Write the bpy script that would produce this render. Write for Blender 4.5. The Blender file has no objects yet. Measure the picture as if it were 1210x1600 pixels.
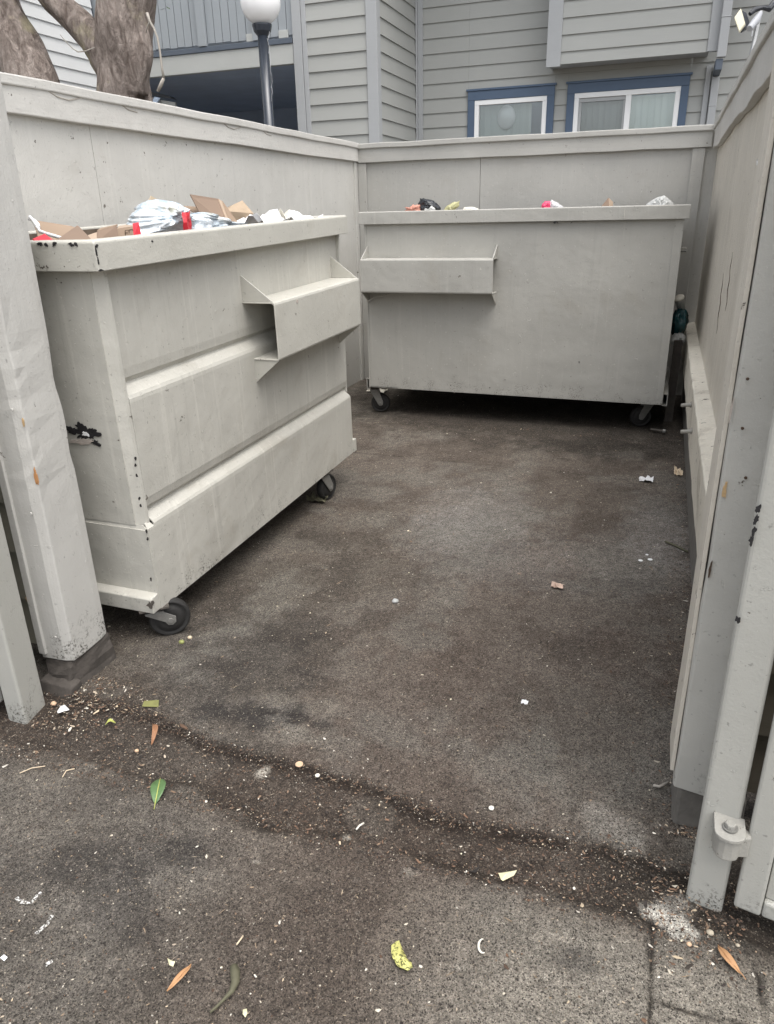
import bpy, bmesh, math, random
import numpy as np
from mathutils import Vector, Matrix, noise as mnoise
random.seed(7)
C = bpy.context.scene.collection
S = bpy.context.scene
rad = math.radians

# ------------------------------------------------------------------ camera
PITCH, ROLL, YAW = rad(22.1156), rad(-1.3327), rad(20.0984)
FW = Vector((-math.sin(YAW)*math.cos(PITCH), math.cos(YAW)*math.cos(PITCH), -math.sin(PITCH)))
rt0 = Vector((math.cos(YAW), math.sin(YAW), 0)); up0 = rt0.cross(FW)
RT = math.cos(ROLL)*rt0 + math.sin(ROLL)*up0
UP = -math.sin(ROLL)*rt0 + math.cos(ROLL)*up0
EYE = Vector((0, 0, 1.5)); FPX = 1151.5
cam = bpy.data.cameras.new('camera'); camo = bpy.data.objects.new('camera', cam); C.objects.link(camo)
camo.matrix_world = Matrix(((RT.x, UP.x, -FW.x, EYE.x), (RT.y, UP.y, -FW.y, EYE.y), (RT.z, UP.z, -FW.z, EYE.z), (0, 0, 0, 1)))
cam.sensor_fit = 'VERTICAL'; cam.sensor_height = 24; cam.lens = FPX/1600*24
cam.clip_start = .05; cam.clip_end = 400
S.camera = camo

# ------------------------------------------------------------------ sky, sun, exposure
SUN_EL, SUN_AZ = 70, 125          # azimuth measured clockwise from +Y: 90 = from +X, 180 = from behind the camera
w = bpy.data.worlds.new('World'); S.world = w; w.use_nodes = True
nt = w.node_tree; bg = nt.nodes['Background']
sky = nt.nodes.new('ShaderNodeTexSky'); sky.sky_type = 'NISHITA'; sky.sun_disc = False
sky.sun_elevation = rad(SUN_EL); sky.sun_rotation = rad(SUN_AZ)
sky.air_density = 1.0; sky.dust_density = 4.0; sky.ozone_density = 1.0
hs = nt.nodes.new('ShaderNodeHueSaturation'); hs.inputs['Saturation'].default_value = .28
nt.links.new(sky.outputs[0], hs.inputs['Color']); nt.links.new(hs.outputs[0], bg.inputs['Color'])
bg.inputs['Strength'].default_value = .15
sl = bpy.data.lights.new('sun', 'SUN'); sl.energy = .75; sl.angle = rad(60); sl.color = (1, .96, .89)
so = bpy.data.objects.new('sun', sl); C.objects.link(so)
sd = Vector((math.sin(rad(SUN_AZ))*math.cos(rad(SUN_EL)), math.cos(rad(SUN_AZ))*math.cos(rad(SUN_EL)), math.sin(rad(SUN_EL))))
so.rotation_euler = sd.to_track_quat('Z', 'Y').to_euler(); so.location = (4, 0, 8)
S.view_settings.view_transform = 'Standard'; S.view_settings.look = 'None'
S.view_settings.exposure = 1.2; S.view_settings.gamma = 1
S.cycles.max_bounces = 8; S.cycles.diffuse_bounces = 5; S.cycles.transparent_max_bounces = 12

# ------------------------------------------------------------------ measuring helpers
def ray(u, v): return (u-605)*RT - (v-800)*UP + FPX*FW
def at_z(u, v, z=0.): d = ray(u, v); return EYE + d*((z-EYE.z)/d.z)
def at_x(u, v, X): d = ray(u, v); return EYE + d*(X/d.x)
def at_y(u, v, Y): d = ray(u, v); return EYE + d*(Y/d.y)

# ------------------------------------------------------------------ materials
def lin(c): return tuple((x/255/12.92 if x <= 10 else ((x/255+.055)/1.055)**2.4) for x in c)
class N:
    def __init__(s, name):
        s.m = bpy.data.materials.new(name); s.m.use_nodes = True
        s.t = s.m.node_tree; s.b = s.t.nodes['Principled BSDF']; s.co = None
    def n(s, t, **k):
        x = s.t.nodes.new(t)
        for a, b in k.items(): setattr(x, a, b)
        return x
    def l(s, a, b): s.t.links.new(a, b)
    def coord(s):
        if not s.co: s.co = s.n('ShaderNodeTexCoord').outputs['Object']
        return s.co
    def map(s, scale, loc=(0, 0, 0)):
        x = s.n('ShaderNodeMapping'); s.l(s.coord(), x.inputs[0]); x.inputs['Scale'].default_value = scale; x.inputs['Location'].default_value = loc
        return x.outputs[0]
    def noise(s, scale, detail=4, rough=.55, vec=None, dist=0):
        x = s.n('ShaderNodeTexNoise'); s.l(vec or s.coord(), x.inputs['Vector'])
        x.inputs['Scale'].default_value = scale; x.inputs['Detail'].default_value = detail; x.inputs['Roughness'].default_value = rough; x.inputs['Distortion'].default_value = dist
        return x.outputs['Fac']
    def vor(s, scale, feat='F1', out='Distance', vec=None):
        x = s.n('ShaderNodeTexVoronoi'); x.feature = feat; s.l(vec or s.coord(), x.inputs['Vector']); x.inputs['Scale'].default_value = scale
        return x.outputs[out]
    def ramp(s, f, a, b, lo=0., hi=1.):
        x = s.n('ShaderNodeMapRange'); s.l(f, x.inputs['Value'])
        for k, v in (('From Min', a), ('From Max', b), ('To Min', lo), ('To Max', hi)): x.inputs[k].default_value = v
        return x.outputs[0]
    def math(s, op, a, b):
        x = s.n('ShaderNodeMath', operation=op)
        for i, v in enumerate((a, b)):
            if isinstance(v, (int, float)): x.inputs[i].default_value = v
            else: s.l(v, x.inputs[i])
        return x.outputs[0]
    def mix(s, f, a, b, blend='MIX'):
        x = s.n('ShaderNodeMix', data_type='RGBA', blend_type=blend)
        if isinstance(f, (int, float)): x.inputs['Factor'].default_value = f
        else: s.l(f, x.inputs['Factor'])
        for i, v in ((6, a), (7, b)):
            if isinstance(v, tuple): x.inputs[i].default_value = (*v[:3], 1)
            else: s.l(v, x.inputs[i])
        return x.outputs[2]
    def bump(s, h, strength, dist, prev=None):
        x = s.n('ShaderNodeBump'); s.l(h, x.inputs['Height']); x.inputs['Strength'].default_value = strength; x.inputs['Distance'].default_value = dist
        if prev: s.l(prev, x.inputs['Normal'])
        return x.outputs[0]
    def done(s, col, rough=.55, normal=None, spec=.4):
        if isinstance(col, tuple): s.b.inputs['Base Color'].default_value = (*col, 1)
        else: s.l(col, s.b.inputs['Base Color'])
        if isinstance(rough, (int, float)): s.b.inputs['Roughness'].default_value = rough
        else: s.l(rough, s.b.inputs['Roughness'])
        s.b.inputs['Specular IOR Level'].default_value = spec
        if normal: s.l(normal, s.b.inputs['Normal'])
        return s.m

def paint(name, base, peel=.35, chips=.0, grain=None, stain=(.30, .27, .22), stain_amt=.25, rough=.5, speck=None, drip=0., lump=.5, dent=0.):
    k = N(name)
    big = k.noise(1.7, 5, .6); mid = k.noise(14, 5, .6)
    c = k.mix(k.ramp(big, .35, .7), base, tuple(x*.88 for x in base))
    c = k.mix(k.ramp(mid, .55, .85, 0, .35), c, tuple(min(1, x*1.12) for x in base))
    # grime in blotches of its own
    g = k.ramp(k.noise(3.1, 8, .68, dist=.6), .56, .74, 0, stain_amt)
    c = k.mix(g, c, stain)
    if drip:
        d = k.ramp(k.noise(1., 6, .7, vec=k.map((34, 34, .8), (3, 1, 2))), .565, .64, 0, drip)
        c = k.mix(d, c, tuple(min(1, x*1.28) for x in base))
        d2 = k.ramp(k.noise(1., 6, .7, vec=k.map((19, 19, 1.3), (7, 4, 5))), .58, .66, 0, drip*.8)
        c = k.mix(d2, c, tuple(x*.62 for x in base))
    if chips:
        ch = k.ramp(k.noise(21, 9, .72), .675-.03*chips, .69-.03*chips)
        c = k.mix(ch, c, (.10, .085, .07))
    fl_h = k.ramp(k.noise(33, 7, .7, dist=.4), .64, .67)
    c = k.mix(k.math('MULTIPLY', fl_h, .55), c, tuple(min(.85, x*1.3) for x in base))
    pits = k.ramp(k.noise(70, 3, .6), .66, .72, 0, .6)
    c = k.mix(pits, c, tuple(x*.45 for x in base))
    if speck:                                  # dark mildew spots, splashed on low down
        z0, z1, amt = speck
        sep = k.n('ShaderNodeSeparateXYZ'); k.l(k.coord(), sep.inputs[0])
        zz = k.ramp(sep.outputs['Z'], z0, z1, amt, 0)
        sp = k.math('MULTIPLY', k.ramp(k.noise(120, 4, .7), .50, .60), k.ramp(k.math('ADD', k.noise(9, 6, .7), zz), .74, .92))
        c = k.mix(sp, c, (.07, .065, .055))
    nrm = k.bump(k.noise(150, 4, .6), peel*1.5, .0022)
    nrm = k.bump(fl_h, .6, .003, nrm)
    nrm = k.bump(k.noise(11, 6, .62), lump, .008, nrm)
    if dent: nrm = k.bump(k.noise(2.6, 3, .5), dent, .05, nrm)
    if grain: nrm = k.bump(k.noise(1., 6, .6, vec=k.map(grain)), .5, .003, nrm)
    return k.done(c, k.ramp(mid, .3, .7, rough-.08, rough+.12), nrm, .35)

def plain(name, col, rough=.6, var=.15, scale=20, bump=.2, metal=0., spec=.4):
    k = N(name); f = k.noise(scale, 5, .6)
    c = k.mix(f, tuple(x*(1-var) for x in col), tuple(min(1, x*(1+var)) for x in col))
    k.b.inputs['Metallic'].default_value = metal
    return k.done(c, rough, k.bump(k.noise(scale*4, 4, .6), bump, .003), spec)

WARM = (.50, .485, .44)
M = {}
M['wall'] = paint('wall_paint', (.54, .527, .49), peel=.4, chips=.9, grain=(60, 60, 2.2), stain_amt=.22, drip=.16)
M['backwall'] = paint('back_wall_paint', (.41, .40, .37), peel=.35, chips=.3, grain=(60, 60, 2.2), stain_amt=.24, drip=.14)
M['rightwall'] = paint('weathered_wall_paint', (.60, .56, .485), peel=.4, chips=1., grain=(55, 55, 1.6), stain_amt=.45, drip=.42)
M['trim'] = paint('trim_paint', (.55, .535, .50), peel=.4, chips=.5, grain=(3, 3, 70), stain_amt=.12, lump=.7)
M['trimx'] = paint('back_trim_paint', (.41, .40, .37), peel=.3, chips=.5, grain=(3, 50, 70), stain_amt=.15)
M['post'] = paint('post_paint', (.50, .49, .46), peel=.3, chips=.25, grain=(70, 70, 4), stain_amt=.10, speck=(.0, .42, .36), lump=.3)
M['steel'] = paint('steel_paint', (.41, .405, .37), peel=.2, chips=.2, stain_amt=.10, rough=.45, speck=(.0, .32, .33), lump=.25)
M['hingepaint'] = paint('dull_hardware_paint', (.33, .32, .29), peel=.4, chips=1.2, stain_amt=.5, lump=.4)
M['ledge'] = paint('ledge_paint', (.68, .64, .55), peel=1., chips=1.6, stain_amt=.85, stain=(.20, .16, .115), lump=1.2, drip=.4)
M['dump'] = paint('dumpster_paint', (.49, .477, .43), peel=.25, chips=.35, stain_amt=.40, drip=.30, rough=.42, lump=.4, dent=.35, speck=(.13, .42, .30))
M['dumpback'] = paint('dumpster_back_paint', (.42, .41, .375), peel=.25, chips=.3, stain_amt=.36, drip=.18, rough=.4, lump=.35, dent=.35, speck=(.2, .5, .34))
M['rim'] = paint('dumpster_rim_paint', (.51, .497, .445), peel=.3, chips=1.1, stain_amt=.32, rough=.42)
k = N('rusty_inside'); M['inside'] = k.done(k.mix(k.noise(14, 8, .7), (.03, .022, .017), (.20, .15, .11)), .8, k.bump(k.noise(40, 6), .6, .01))
M['chip_black'] = plain('bare_black_steel', (.018, .017, .018), .6, .4, 90, .5)
M['chip_pink'] = plain('bare_primer', (.42, .37, .33), .8, .15, 60, .5)
M['chip_wood'] = plain('bare_wood', (.48, .24, .10), .8, .35, 70, .5)
M['chip_tan'] = plain('bare_pale_wood', (.52, .36, .19), .8, .3, 70, .5)
M['rubber'] = plain('caster_rubber', (.022, .021, .020), .7, .4, 60, .4)
M['fork'] = plain('caster_steel', (.22, .215, .20), .45, .35, 60, .4, .3)
M['forkdark'] = plain('caster_plate_grime', (.09, .08, .07), .7, .4, 60, .4, .2)
M['concrete'] = plain('footing_concrete', (.15, .14, .125), .9, .5, 18, 1.)
M['footing'] = plain('grimy_footing_concrete', (.062, .054, .047), .9, .6, 22, 1.)
def siding_mat(name, col):
    k = N(name); c = k.mix(k.ramp(k.noise(1.3, 5), .3, .7), tuple(x*.93 for x in col), col)
    c = k.mix(k.ramp(k.noise(1., 5, .6, vec=k.map((2, 2, 40))), .4, .8, 0, .14), c, tuple(x*.8 for x in col))
    return k.done(c, .6, k.bump(k.noise(1., 5, .6, vec=k.map((3, 3, 90))), .35, .004), .3)
M['siding'] = siding_mat('siding_paint', (.385, .39, .37))
M['siding_side'] = M['siding']
M['wing'] = siding_mat('pale_siding_paint', (.76, .77, .765))
M['btrim'] = siding_mat('building_trim_paint', (.40, .41, .415))
M['fascia'] = siding_mat('balcony_fascia_paint', (.48, .49, .47))
M['railing'] = siding_mat('railing_paint', (.34, .365, .385))
M['navy'] = plain('navy_trim_paint', (.085, .125, .19), .5, .08, 8, .1)
M['vinyl'] = plain('white_vinyl', (.90, .90, .89), .35, .02, 8, .05)
M['greyframe'] = plain('screen_frame_paint', (.42, .43, .43), .5, .05, 8, .05)
M['carport'] = plain('carport_haze_tint', (.48, .56, .68), .8, .2, 3, .2)  # blue tint and raised tone of lens haze put into this colour
M['darkledge'] = plain('dark_ledge_paint', (.10, .12, .15), .6, .15, 5, .2)
def blind_mat(name, a, b):
    k = N(name); return k.done(k.mix(k.noise(1., 3, vec=k.map((16, 16, .3))), a, b), .6)
M['blind'] = blind_mat('blind_slat', (.66, .73, .70), (.86, .90, .87))
M['blinddark'] = blind_mat('blind_behind_screen', (.27, .285, .285), (.38, .40, .40))
M['curtain'] = blind_mat('net_curtain', (.38, .42, .42), (.66, .71, .69))
k = N('window_glass')
g = k.n('ShaderNodeBsdfGlossy'); g.inputs['Roughness'].default_value = .02
tr = k.n('ShaderNodeBsdfTransparent'); tr.inputs[0].default_value = (.96, .985, .98, 1)
ms = k.n('ShaderNodeMixShader'); fr = k.n('ShaderNodeFresnel'); fr.inputs[0].default_value = 1.5
k.l(k.ramp(fr.outputs[0], 0, 1, .06, 1), ms.inputs[0]); k.l(tr.outputs[0], ms.inputs[1]); k.l(g.outputs[0], ms.inputs[2])
k.l(ms.outputs[0], k.t.nodes['Material Output'].inputs['Surface']); M['glass'] = k.m
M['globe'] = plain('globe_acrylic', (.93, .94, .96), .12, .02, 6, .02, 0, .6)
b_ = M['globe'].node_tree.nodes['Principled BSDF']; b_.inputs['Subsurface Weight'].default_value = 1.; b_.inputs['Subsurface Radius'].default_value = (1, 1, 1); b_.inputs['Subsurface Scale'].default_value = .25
M['polepaint'] = plain('pole_black_paint', (.035, .042, .055), .25, .25, 10, .1, 0, .6)
k = N('bark'); vb = k.noise(1., 8, .65, vec=k.map((14, 14, 5)), dist=.8)
c = k.mix(k.ramp(vb, .35, .65), (.15, .118, .10), (.43, .365, .325))
c = k.mix(k.ramp(k.noise(2.6, 4, .55), .55, .66, 0, .8), c, (.46, .41, .28))
M['bark'] = k.done(c, .85, k.bump(k.noise(1., 8, .7, vec=k.map((22, 22, 9)), dist=1.2), 1., .06), .2)
M['twig'] = plain('dead_twig', (.36, .33, .29), .9, .3, 40, .5)
M['leaf'] = plain('crown_leaf', (.06, .10, .035), .5, .4, 3, .1)
M['cardboard'] = plain('cardboard', (.285, .21, .15), .85, .12, 6, .15)
M['carddark'] = plain('cardboard_dark', (.21, .15, .11), .85, .12, 6, .15)
M['cardlight'] = plain('cardboard_tape', (.38, .29, .215), .6, .1, 6, .15)
M['kraft'] = plain('kraft_paper', (.35, .27, .19), .8, .15, 18, .6)
M['tanpaper'] = plain('pale_kraft_paper', (.60, .49, .35), .8, .1, 18, .4)
M['ink'] = plain('printed_ink', (.07, .045, .03), .8, .1, 6, .1)
M['red'] = plain('red_print', (.58, .03, .045), .35, .15, 14, .2)
M['pinkred'] = plain('pink_red_film', (.72, .07, .16), .35, .2, 14, .3)
M['white'] = plain('white_paper', (.78, .78, .78), .7, .06, 20, .4)
M['offwhite'] = plain('offwhite_paper', (.66, .63, .55), .7, .1, 20, .4)
M['cream'] = plain('cream_scrap', (.66, .62, .40), .7, .1, 40, .3)
def film(name, col, tl=.35, alpha=.85, r=.25):
    k = N(name)
    f = k.noise(9, 8, .7, dist=1.4)
    c = k.mix(k.ramp(f, .38, .66), tuple(x*.80 for x in col), col)
    nrm = k.bump(k.noise(16, 4, .6, dist=2.2), .7, .016)
    k.done(c, r, nrm, .6)
    tb = k.n('ShaderNodeBsdfTranslucent'); k.l(c, tb.inputs[0])
    m1 = k.n('ShaderNodeMixShader'); m1.inputs[0].default_value = tl; k.l(k.b.outputs[0], m1.inputs[1]); k.l(tb.outputs[0], m1.inputs[2])
    t = k.n('ShaderNodeBsdfTransparent'); m2 = k.n('ShaderNodeMixShader'); m2.inputs[0].default_value = alpha
    k.l(t.outputs[0], m2.inputs[1]); k.l(m1.outputs[0], m2.inputs[2]); k.l(m2.outputs[0], k.t.nodes['Material Output'].inputs['Surface'])
    return k.m
M['film'] = film('white_film', (.93, .94, .95), .45, .96, .2)
M['filmclear'] = film('clear_film', (.88, .90, .92), .4, .9, .18)
M['filmgrey'] = film('pale_grey_film', (.78, .79, .77), .35, 1.)
M['filmblack'] = film('black_film', (.022, .026, .032), .0, 1., .2)
M['filmyellow'] = film('pale_yellow_film', (.72, .70, .40), .3, 1.)
M['filmteal'] = film('teal_film', (.02, .09, .10), .2, 1.)
M['salmon'] = film('salmon_foam', (.72, .34, .25), .2, 1., .6)
M['refuse'] = plain('mixed_refuse', (.24, .22, .20), .8, .6, 30, .8)
M['leafgreen'] = plain('green_leaf', (.085, .155, .06), .4, .35, 60, .3)
M['leafolive'] = plain('olive_leaf', (.17, .17, .06), .6, .3, 60, .3)
M['leafyellow'] = plain('yellowgreen_leaf', (.40, .42, .12), .5, .25, 60, .3)
M['leaforange'] = plain('orange_leaf', (.42, .235, .115), .6, .25, 60, .3)
M['leafrust'] = plain('rusty_leaf', (.27, .135, .07), .6, .3, 60, .3)
M['kelp'] = plain('wilted_leaf', (.10, .095, .06), .7, .3, 60, .3)
k = N('spotted_leaf'); M['fruit'] = plain('dull_green_fruit', (.24, .26, .09), .5, .3, 60, .2); M['leafspot'] = k.done(k.mix(k.ramp(k.noise(150, 5, .7), .50, .56), (.52, .50, .17), (.10, .10, .03)), .6)
M['pinkscrap'] = plain('pink_food', (.56, .42, .34), .8, .3, 60, .4)
M['woodcap'] = plain('wood_disc', (.55, .38, .25), .8, .2, 90, .3)
M['stone'] = plain('pebble', (.40, .35, .27), .8, .25, 50, .3)
M['marking'] = None
k = N('white_mark_paint'); sp = k.ramp(k.noise(190, 6, .75), .50, .56)
tb = k.n('ShaderNodeBsdfTransparent'); m2 = k.n('ShaderNodeMixShader'); k.done((.60, .59, .56), .85)
k.l(sp, m2.inputs[0]); k.l(tb.outputs[0], m2.inputs[1]); k.l(k.b.outputs[0], m2.inputs[2]); k.l(m2.outputs[0], k.t.nodes['Material Output'].inputs['Surface'])
M['marking'] = k.m
M['lens'] = plain('yellowed_lens', (.52, .49, .37), .3, .08, 40, .1)
M['lampbody'] = plain('lamp_bronze', (.030, .033, .04), .4, .2, 20, .1)
M['lampgrey'] = plain('sensor_grey', (.33, .34, .36), .4, .15, 20, .1)
M['carbody'] = plain('car_paint', (.035, .04, .05), .2, .1, 3, .0, .2, .6)
M['carglass'] = plain('car_glass', (.25, .33, .42), .08, .1, 3, .0, 0, .8)
M['bone'] = plain('pale_bit', (.55, .50, .42), .8, .2, 60, .3)
M['cobweb'] = plain('cobweb', (.6, .6, .62), .6, .05, 60, .1)

# ------------------------------------------------------------------ mesh helpers
class MB:
    def __init__(s): s.v = []; s.f = []
    def add(s, vs, fs):
        b = len(s.v); s.v += [tuple(p) for p in vs]; s.f += [tuple(i+b for i in f) for f in fs]
    def box(s, x0, x1, y0, y1, z0, z1):
        s.add([(x0, y0, z0), (x1, y0, z0), (x1, y1, z0), (x0, y1, z0), (x0, y0, z1), (x1, y0, z1), (x1, y1, z1), (x0, y1, z1)],
              [(0, 3, 2, 1), (4, 5, 6, 7), (0, 1, 5, 4), (1, 2, 6, 5), (2, 3, 7, 6), (3, 0, 4, 7)])
    def prism(s, a, b):            # two rings of equal length
        n = len(a); s.add(list(a)+list(b), [tuple(reversed(range(n))), tuple(range(n, 2*n))]+[(i, (i+1) % n, n+(i+1) % n, n+i) for i in range(n)])
    def loft(s, rings, caps=True, closed=True):
        n = len(rings[0]); vs = [p for r in rings for p in r]; fs = []
        for k in range(len(rings)-1):
            for i in range(n if closed else n-1):
                j = (i+1) % n; fs.append((k*n+i, k*n+j, (k+1)*n+j, (k+1)*n+i))
        if caps and closed: fs += [tuple(reversed(range(n))), tuple((len(rings)-1)*n+i for i in range(n))]
        s.add(vs, fs)
    def longbox(s, x0, x1, y0, y1, z0, z1, axis, n, jit, seed=0):   # an old board: a box cut along its length and slightly bent
        r = random.Random(seed); rings = []
        o = [[0, 0] for _ in range(n+1)]
        for i in range(1, n): o[i] = [r.uniform(-jit, jit), r.uniform(-jit, jit)]
        for i in range(n+1):
            t = i/n; a, b = o[i]
            if axis == 'y': y = y0+(y1-y0)*t; rings.append([(x0+a, y, z0+b), (x1+a, y, z0+b), (x1+a, y, z1+b), (x0+a, y, z1+b)])
            elif axis == 'x': x = x0+(x1-x0)*t; rings.append([(x, y1+a, z0+b), (x, y0+a, z0+b), (x, y0+a, z1+b), (x, y1+a, z1+b)])
            else: z = z0+(z1-z0)*t; rings.append([(x0+a, y0+b, z), (x1+a, y0+b, z), (x1+a, y1+b, z), (x0+a, y1+b, z)])
        s.loft(rings)
    def tube(s, pts, rr, seg=12, cap=True, wob=0, seed=0):
        pts = [Vector(p) for p in pts]; rings = []; r = random.Random(seed)
        ref = Vector((0, 0, 1)) if abs((pts[-1]-pts[0]).normalized().z) < .9 else Vector((1, 0, 0))
        for i, p in enumerate(pts):
            t = (pts[min(i+1, len(pts)-1)]-pts[max(i-1, 0)]).normalized()
            a = ref.cross(t).normalized(); b = t.cross(a); R = rr[i] if isinstance(rr, (list, tuple)) else rr
            rings.append([p+(a*math.cos(q)+b*math.sin(q))*R*(1+wob*mnoise.noise((p*1.7+Vector((math.cos(q), math.sin(q), seed*3.1)))*1.6)) for q in [2*math.pi*j/seg for j in range(seg)]])
        s.loft(rings, cap)
    def lathe(s, prof, axis='z', at=(0, 0, 0), seg=24):
        rings = []
        for r_, h in prof:
            ring = []
            for j in range(seg):
                q = 2*math.pi*j/seg; a, b = r_*math.cos(q), r_*math.sin(q)
                ring.append({'z': (at[0]+a, at[1]+b, at[2]+h), 'x': (at[0]+h, at[1]+a, at[2]+b), 'y': (at[0]+b, at[1]+h, at[2]+a)}[axis])
            rings.append(ring)
        s.loft(rings)
    def sheet(s, pts, th=.003):      # a flat piece with a thickness
        p = [Vector(q) for q in pts]; n = Vector((0, 0, 0))
        for i in range(1, len(p)-1): n += (p[i]-p[0]).cross(p[i+1]-p[0])
        n = n.normalized()*th/2; s.prism([q-n for q in p], [q+n for q in p])
    def build(s, name, mat, parent=None, bevel=0., smooth=False, loc=None, recalc=True, seg=2):
        me = bpy.data.meshes.new(name); me.from_pydata(s.v, [], s.f)
        if recalc:
            bm = bmesh.new(); bm.from_mesh(me); bmesh.ops.recalc_face_normals(bm, faces=bm.faces); bm.to_mesh(me); bm.free()
        o = bpy.data.objects.new(name, me); C.objects.link(o)
        me.materials.append(M[mat] if isinstance(mat, str) else mat)
        if parent: o.parent = parent
        if loc: o.location = loc
        if bevel:
            b = o.modifiers.new('bevel', 'BEVEL'); b.width = bevel; b.segments = seg; b.limit_method = 'ANGLE'; b.angle_limit = rad(35)
        if smooth:
            for p in me.polygons: p.use_smooth = True
        return o
def tag(o, label, cat, group=None):
    o['label'] = label; o['category'] = cat
    if group: o['group'] = group
    return o
def thing(name, label, cat, loc=(0, 0, 0), group=None):
    o = bpy.data.objects.new(name, None); C.objects.link(o); o.location = loc; o.empty_display_size = .1
    return tag(o, label, cat, group)
def jag(center, u, v, w_, h_, seed, n=40, rough=.35, th=.0015):   # ragged patch in the plane of u, v
    r = random.Random(seed); c = Vector(center); u = Vector(u); v = Vector(v); pts = []
    ph = [r.uniform(0, 6.28) for _ in range(4)]
    for i in range(n):
        q = 2*math.pi*i/n; k_ = 1+.22*math.sin(2*q+ph[0])+.15*math.sin(3*q+ph[1])+rough*.9*mnoise.noise(Vector((math.cos(q)*2.6+seed, math.sin(q)*2.6, 0)))+rough*.5*mnoise.noise(Vector((math.cos(q)*8, math.sin(q)*8, seed)))+r.uniform(-rough, rough)*.12
        pts.append(c+u*(w_/2*math.cos(q)*k_)+v*(h_/2*math.sin(q)*k_))
    m = MB(); nn = u.cross(v).normalized()*th
    m.add([c+nn]+[p+nn for p in pts]+[p-nn for p in pts], [(0, 1+i, 1+(i+1) % n) for i in range(n)]+[(1+i, 1+n+i, 1+n+(i+1) % n, 1+(i+1) % n) for i in range(n)])
    return m

# ================================================================== GROUND
rng = np.random.default_rng(5)
def vnoise(x, y, f, seed):
    r = np.random.default_rng(seed); L = r.random((256, 256)); x = x*f+100.3; y = y*f+57.7
    i = np.floor(x).astype(int); j = np.floor(y).astype(int); a = x-i; b = y-j; a = a*a*(3-2*a); b = b*b*(3-2*b)
    g = lambda p, q: L[p % 256, q % 256]
    return (g(i, j)*(1-a)+g(i+1, j)*a)*(1-b)+(g(i, j+1)*(1-a)+g(i+1, j+1)*a)*b
def fbm(x, y, f, seed, o=5, k=.55):
    s = 0; t = 0; a = 1.
    for q in range(o): s = s+a*vnoise(x, y, f, seed+q*13); t += a; a *= k; f *= 2.03
    return s/t
def sstep(a, b, x): t = np.clip((x-a)/(b-a), 0, 1); return t*t*(3-2*t)
def band_masks(X, Y):
    wx = (fbm(X, Y, 5, 31, 5)-.5)
    top = np.interp(X, [-2.4, -1.57, -1.39, -1.14, -.86, -.67, -.39, -.17, .02, .19, .6], [1.66, 1.62, 1.605, 1.545, 1.545, 1.535, 1.49, 1.512, 1.533, 1.505, 1.48])+.05*wx
    bot = np.interp(X, [-2.4, -1.65, -1.3, -1.09, -.77, -.47, -.15, .135, .6], [1.36, 1.345, 1.325, 1.33, 1.292, 1.304, 1.302, 1.318, 1.3])+.10*wx
    return top, bot
def blob(X, Y, cx, cy, rx, ry, ang=0, soft=.5, seed=1, nz=.7):
    c, s_ = math.cos(ang), math.sin(ang); dx = (X-cx)*c+(Y-cy)*s_; dy = -(X-cx)*s_+(Y-cy)*c
    d = np.sqrt((dx/rx)**2+(dy/ry)**2)+nz*(fbm(X, Y, 16, seed, 5, .65)-.5)*2
    return 1-sstep(1-soft, 1+soft, d)
xs = np.concatenate([-np.geomspace(60, 2.95, 14), np.arange(-2.9, .62, .0085), np.geomspace(.65, 60, 16)])
ys = [.45]; 
while ys[-1] < 6.95: ys.append(ys[-1]+.0065+.0030*(ys[-1]-.45))
ys = np.concatenate([[-60, -30, -12, -5, -2, -.6, 0], np.array(ys), np.geomspace(7.1, 90, 16)])
GX, GY = np.meshgrid(xs, ys); nx, ny = len(xs), len(ys)
top, bot = band_masks(GX, GY)
inband = sstep(0, .03, GY-bot)*sstep(0, .018, top-GY)
edge_top = np.exp(-((GY-top+.03)/.030)**2); edge_bot = np.exp(-((GY-bot-.015)/.028)**2)
n1 = fbm(GX, GY, 2.2, 3, 6); n2 = fbm(GX, GY, 11, 9, 5); n3 = fbm(GX, GY, 45, 17, 3); n4 = fbm(GX, GY, .9, 23, 4); n5 = fbm(GX, GY, 6, 77, 6, .62)
def L3(*c): return np.array(c)[None, None, :]
def mixc(c, m, col): return c*(1-m[..., None])+col*m[..., None]
col = L3(.082, .073, .065)*np.ones((ny, nx, 1))
col = mixc(col, sstep(.42, .62, n1)*.7, L3(.108, .099, .091))
col = mixc(col, sstep(.56, .40, n5)*.55, L3(.058, .049, .043))
col = mixc(col, sstep(.50, .66, n4)*.45, L3(.088, .070, .060))
# inner slab: reddish brown scuffs through the middle, greyer toward the sides
col = mixc(col, blob(GX, GY, -.45, 2.3, .55, 1.0, 0, .6, 41)*.35, L3(.085, .064, .056))
col = mixc(col, blob(GX, GY, -.02, 1.85, .32, .33, 0, .6, 43)*.5, L3(.115, .108, .10))
# chalky spills
for a in ((-.75, 3.55, .30, .38, .3, .26, 51), (-.88, 3.3, .22, .28, 0, .20, 52), (-.55, 3.0, .3, .2, 0, .18, 53), (.10, 3.62, .13, .5, 0, .30, 54), (-.05, 3.2, .25, .3, 0, .15, 55)):
    col = mixc(col, blob(GX, GY, *a[:4], a[4], .6, a[6], 1.1)*a[5], L3(.25, .25, .255))
# lighter apron in the right foreground
apron = sstep(-.55, .05, GX+.25*(n1-.5))*sstep(1.34, 1.20, GY+.10*(n5-.5))
col = mixc(col, apron*.8, L3(.21, .197, .178))
apl = sstep(-.6, -1.1, GX)*sstep(1.33, 1.22, GY+.1*(n5-.5))
col = mixc(col, apl*.35, L3(.105, .10, .095))
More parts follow.
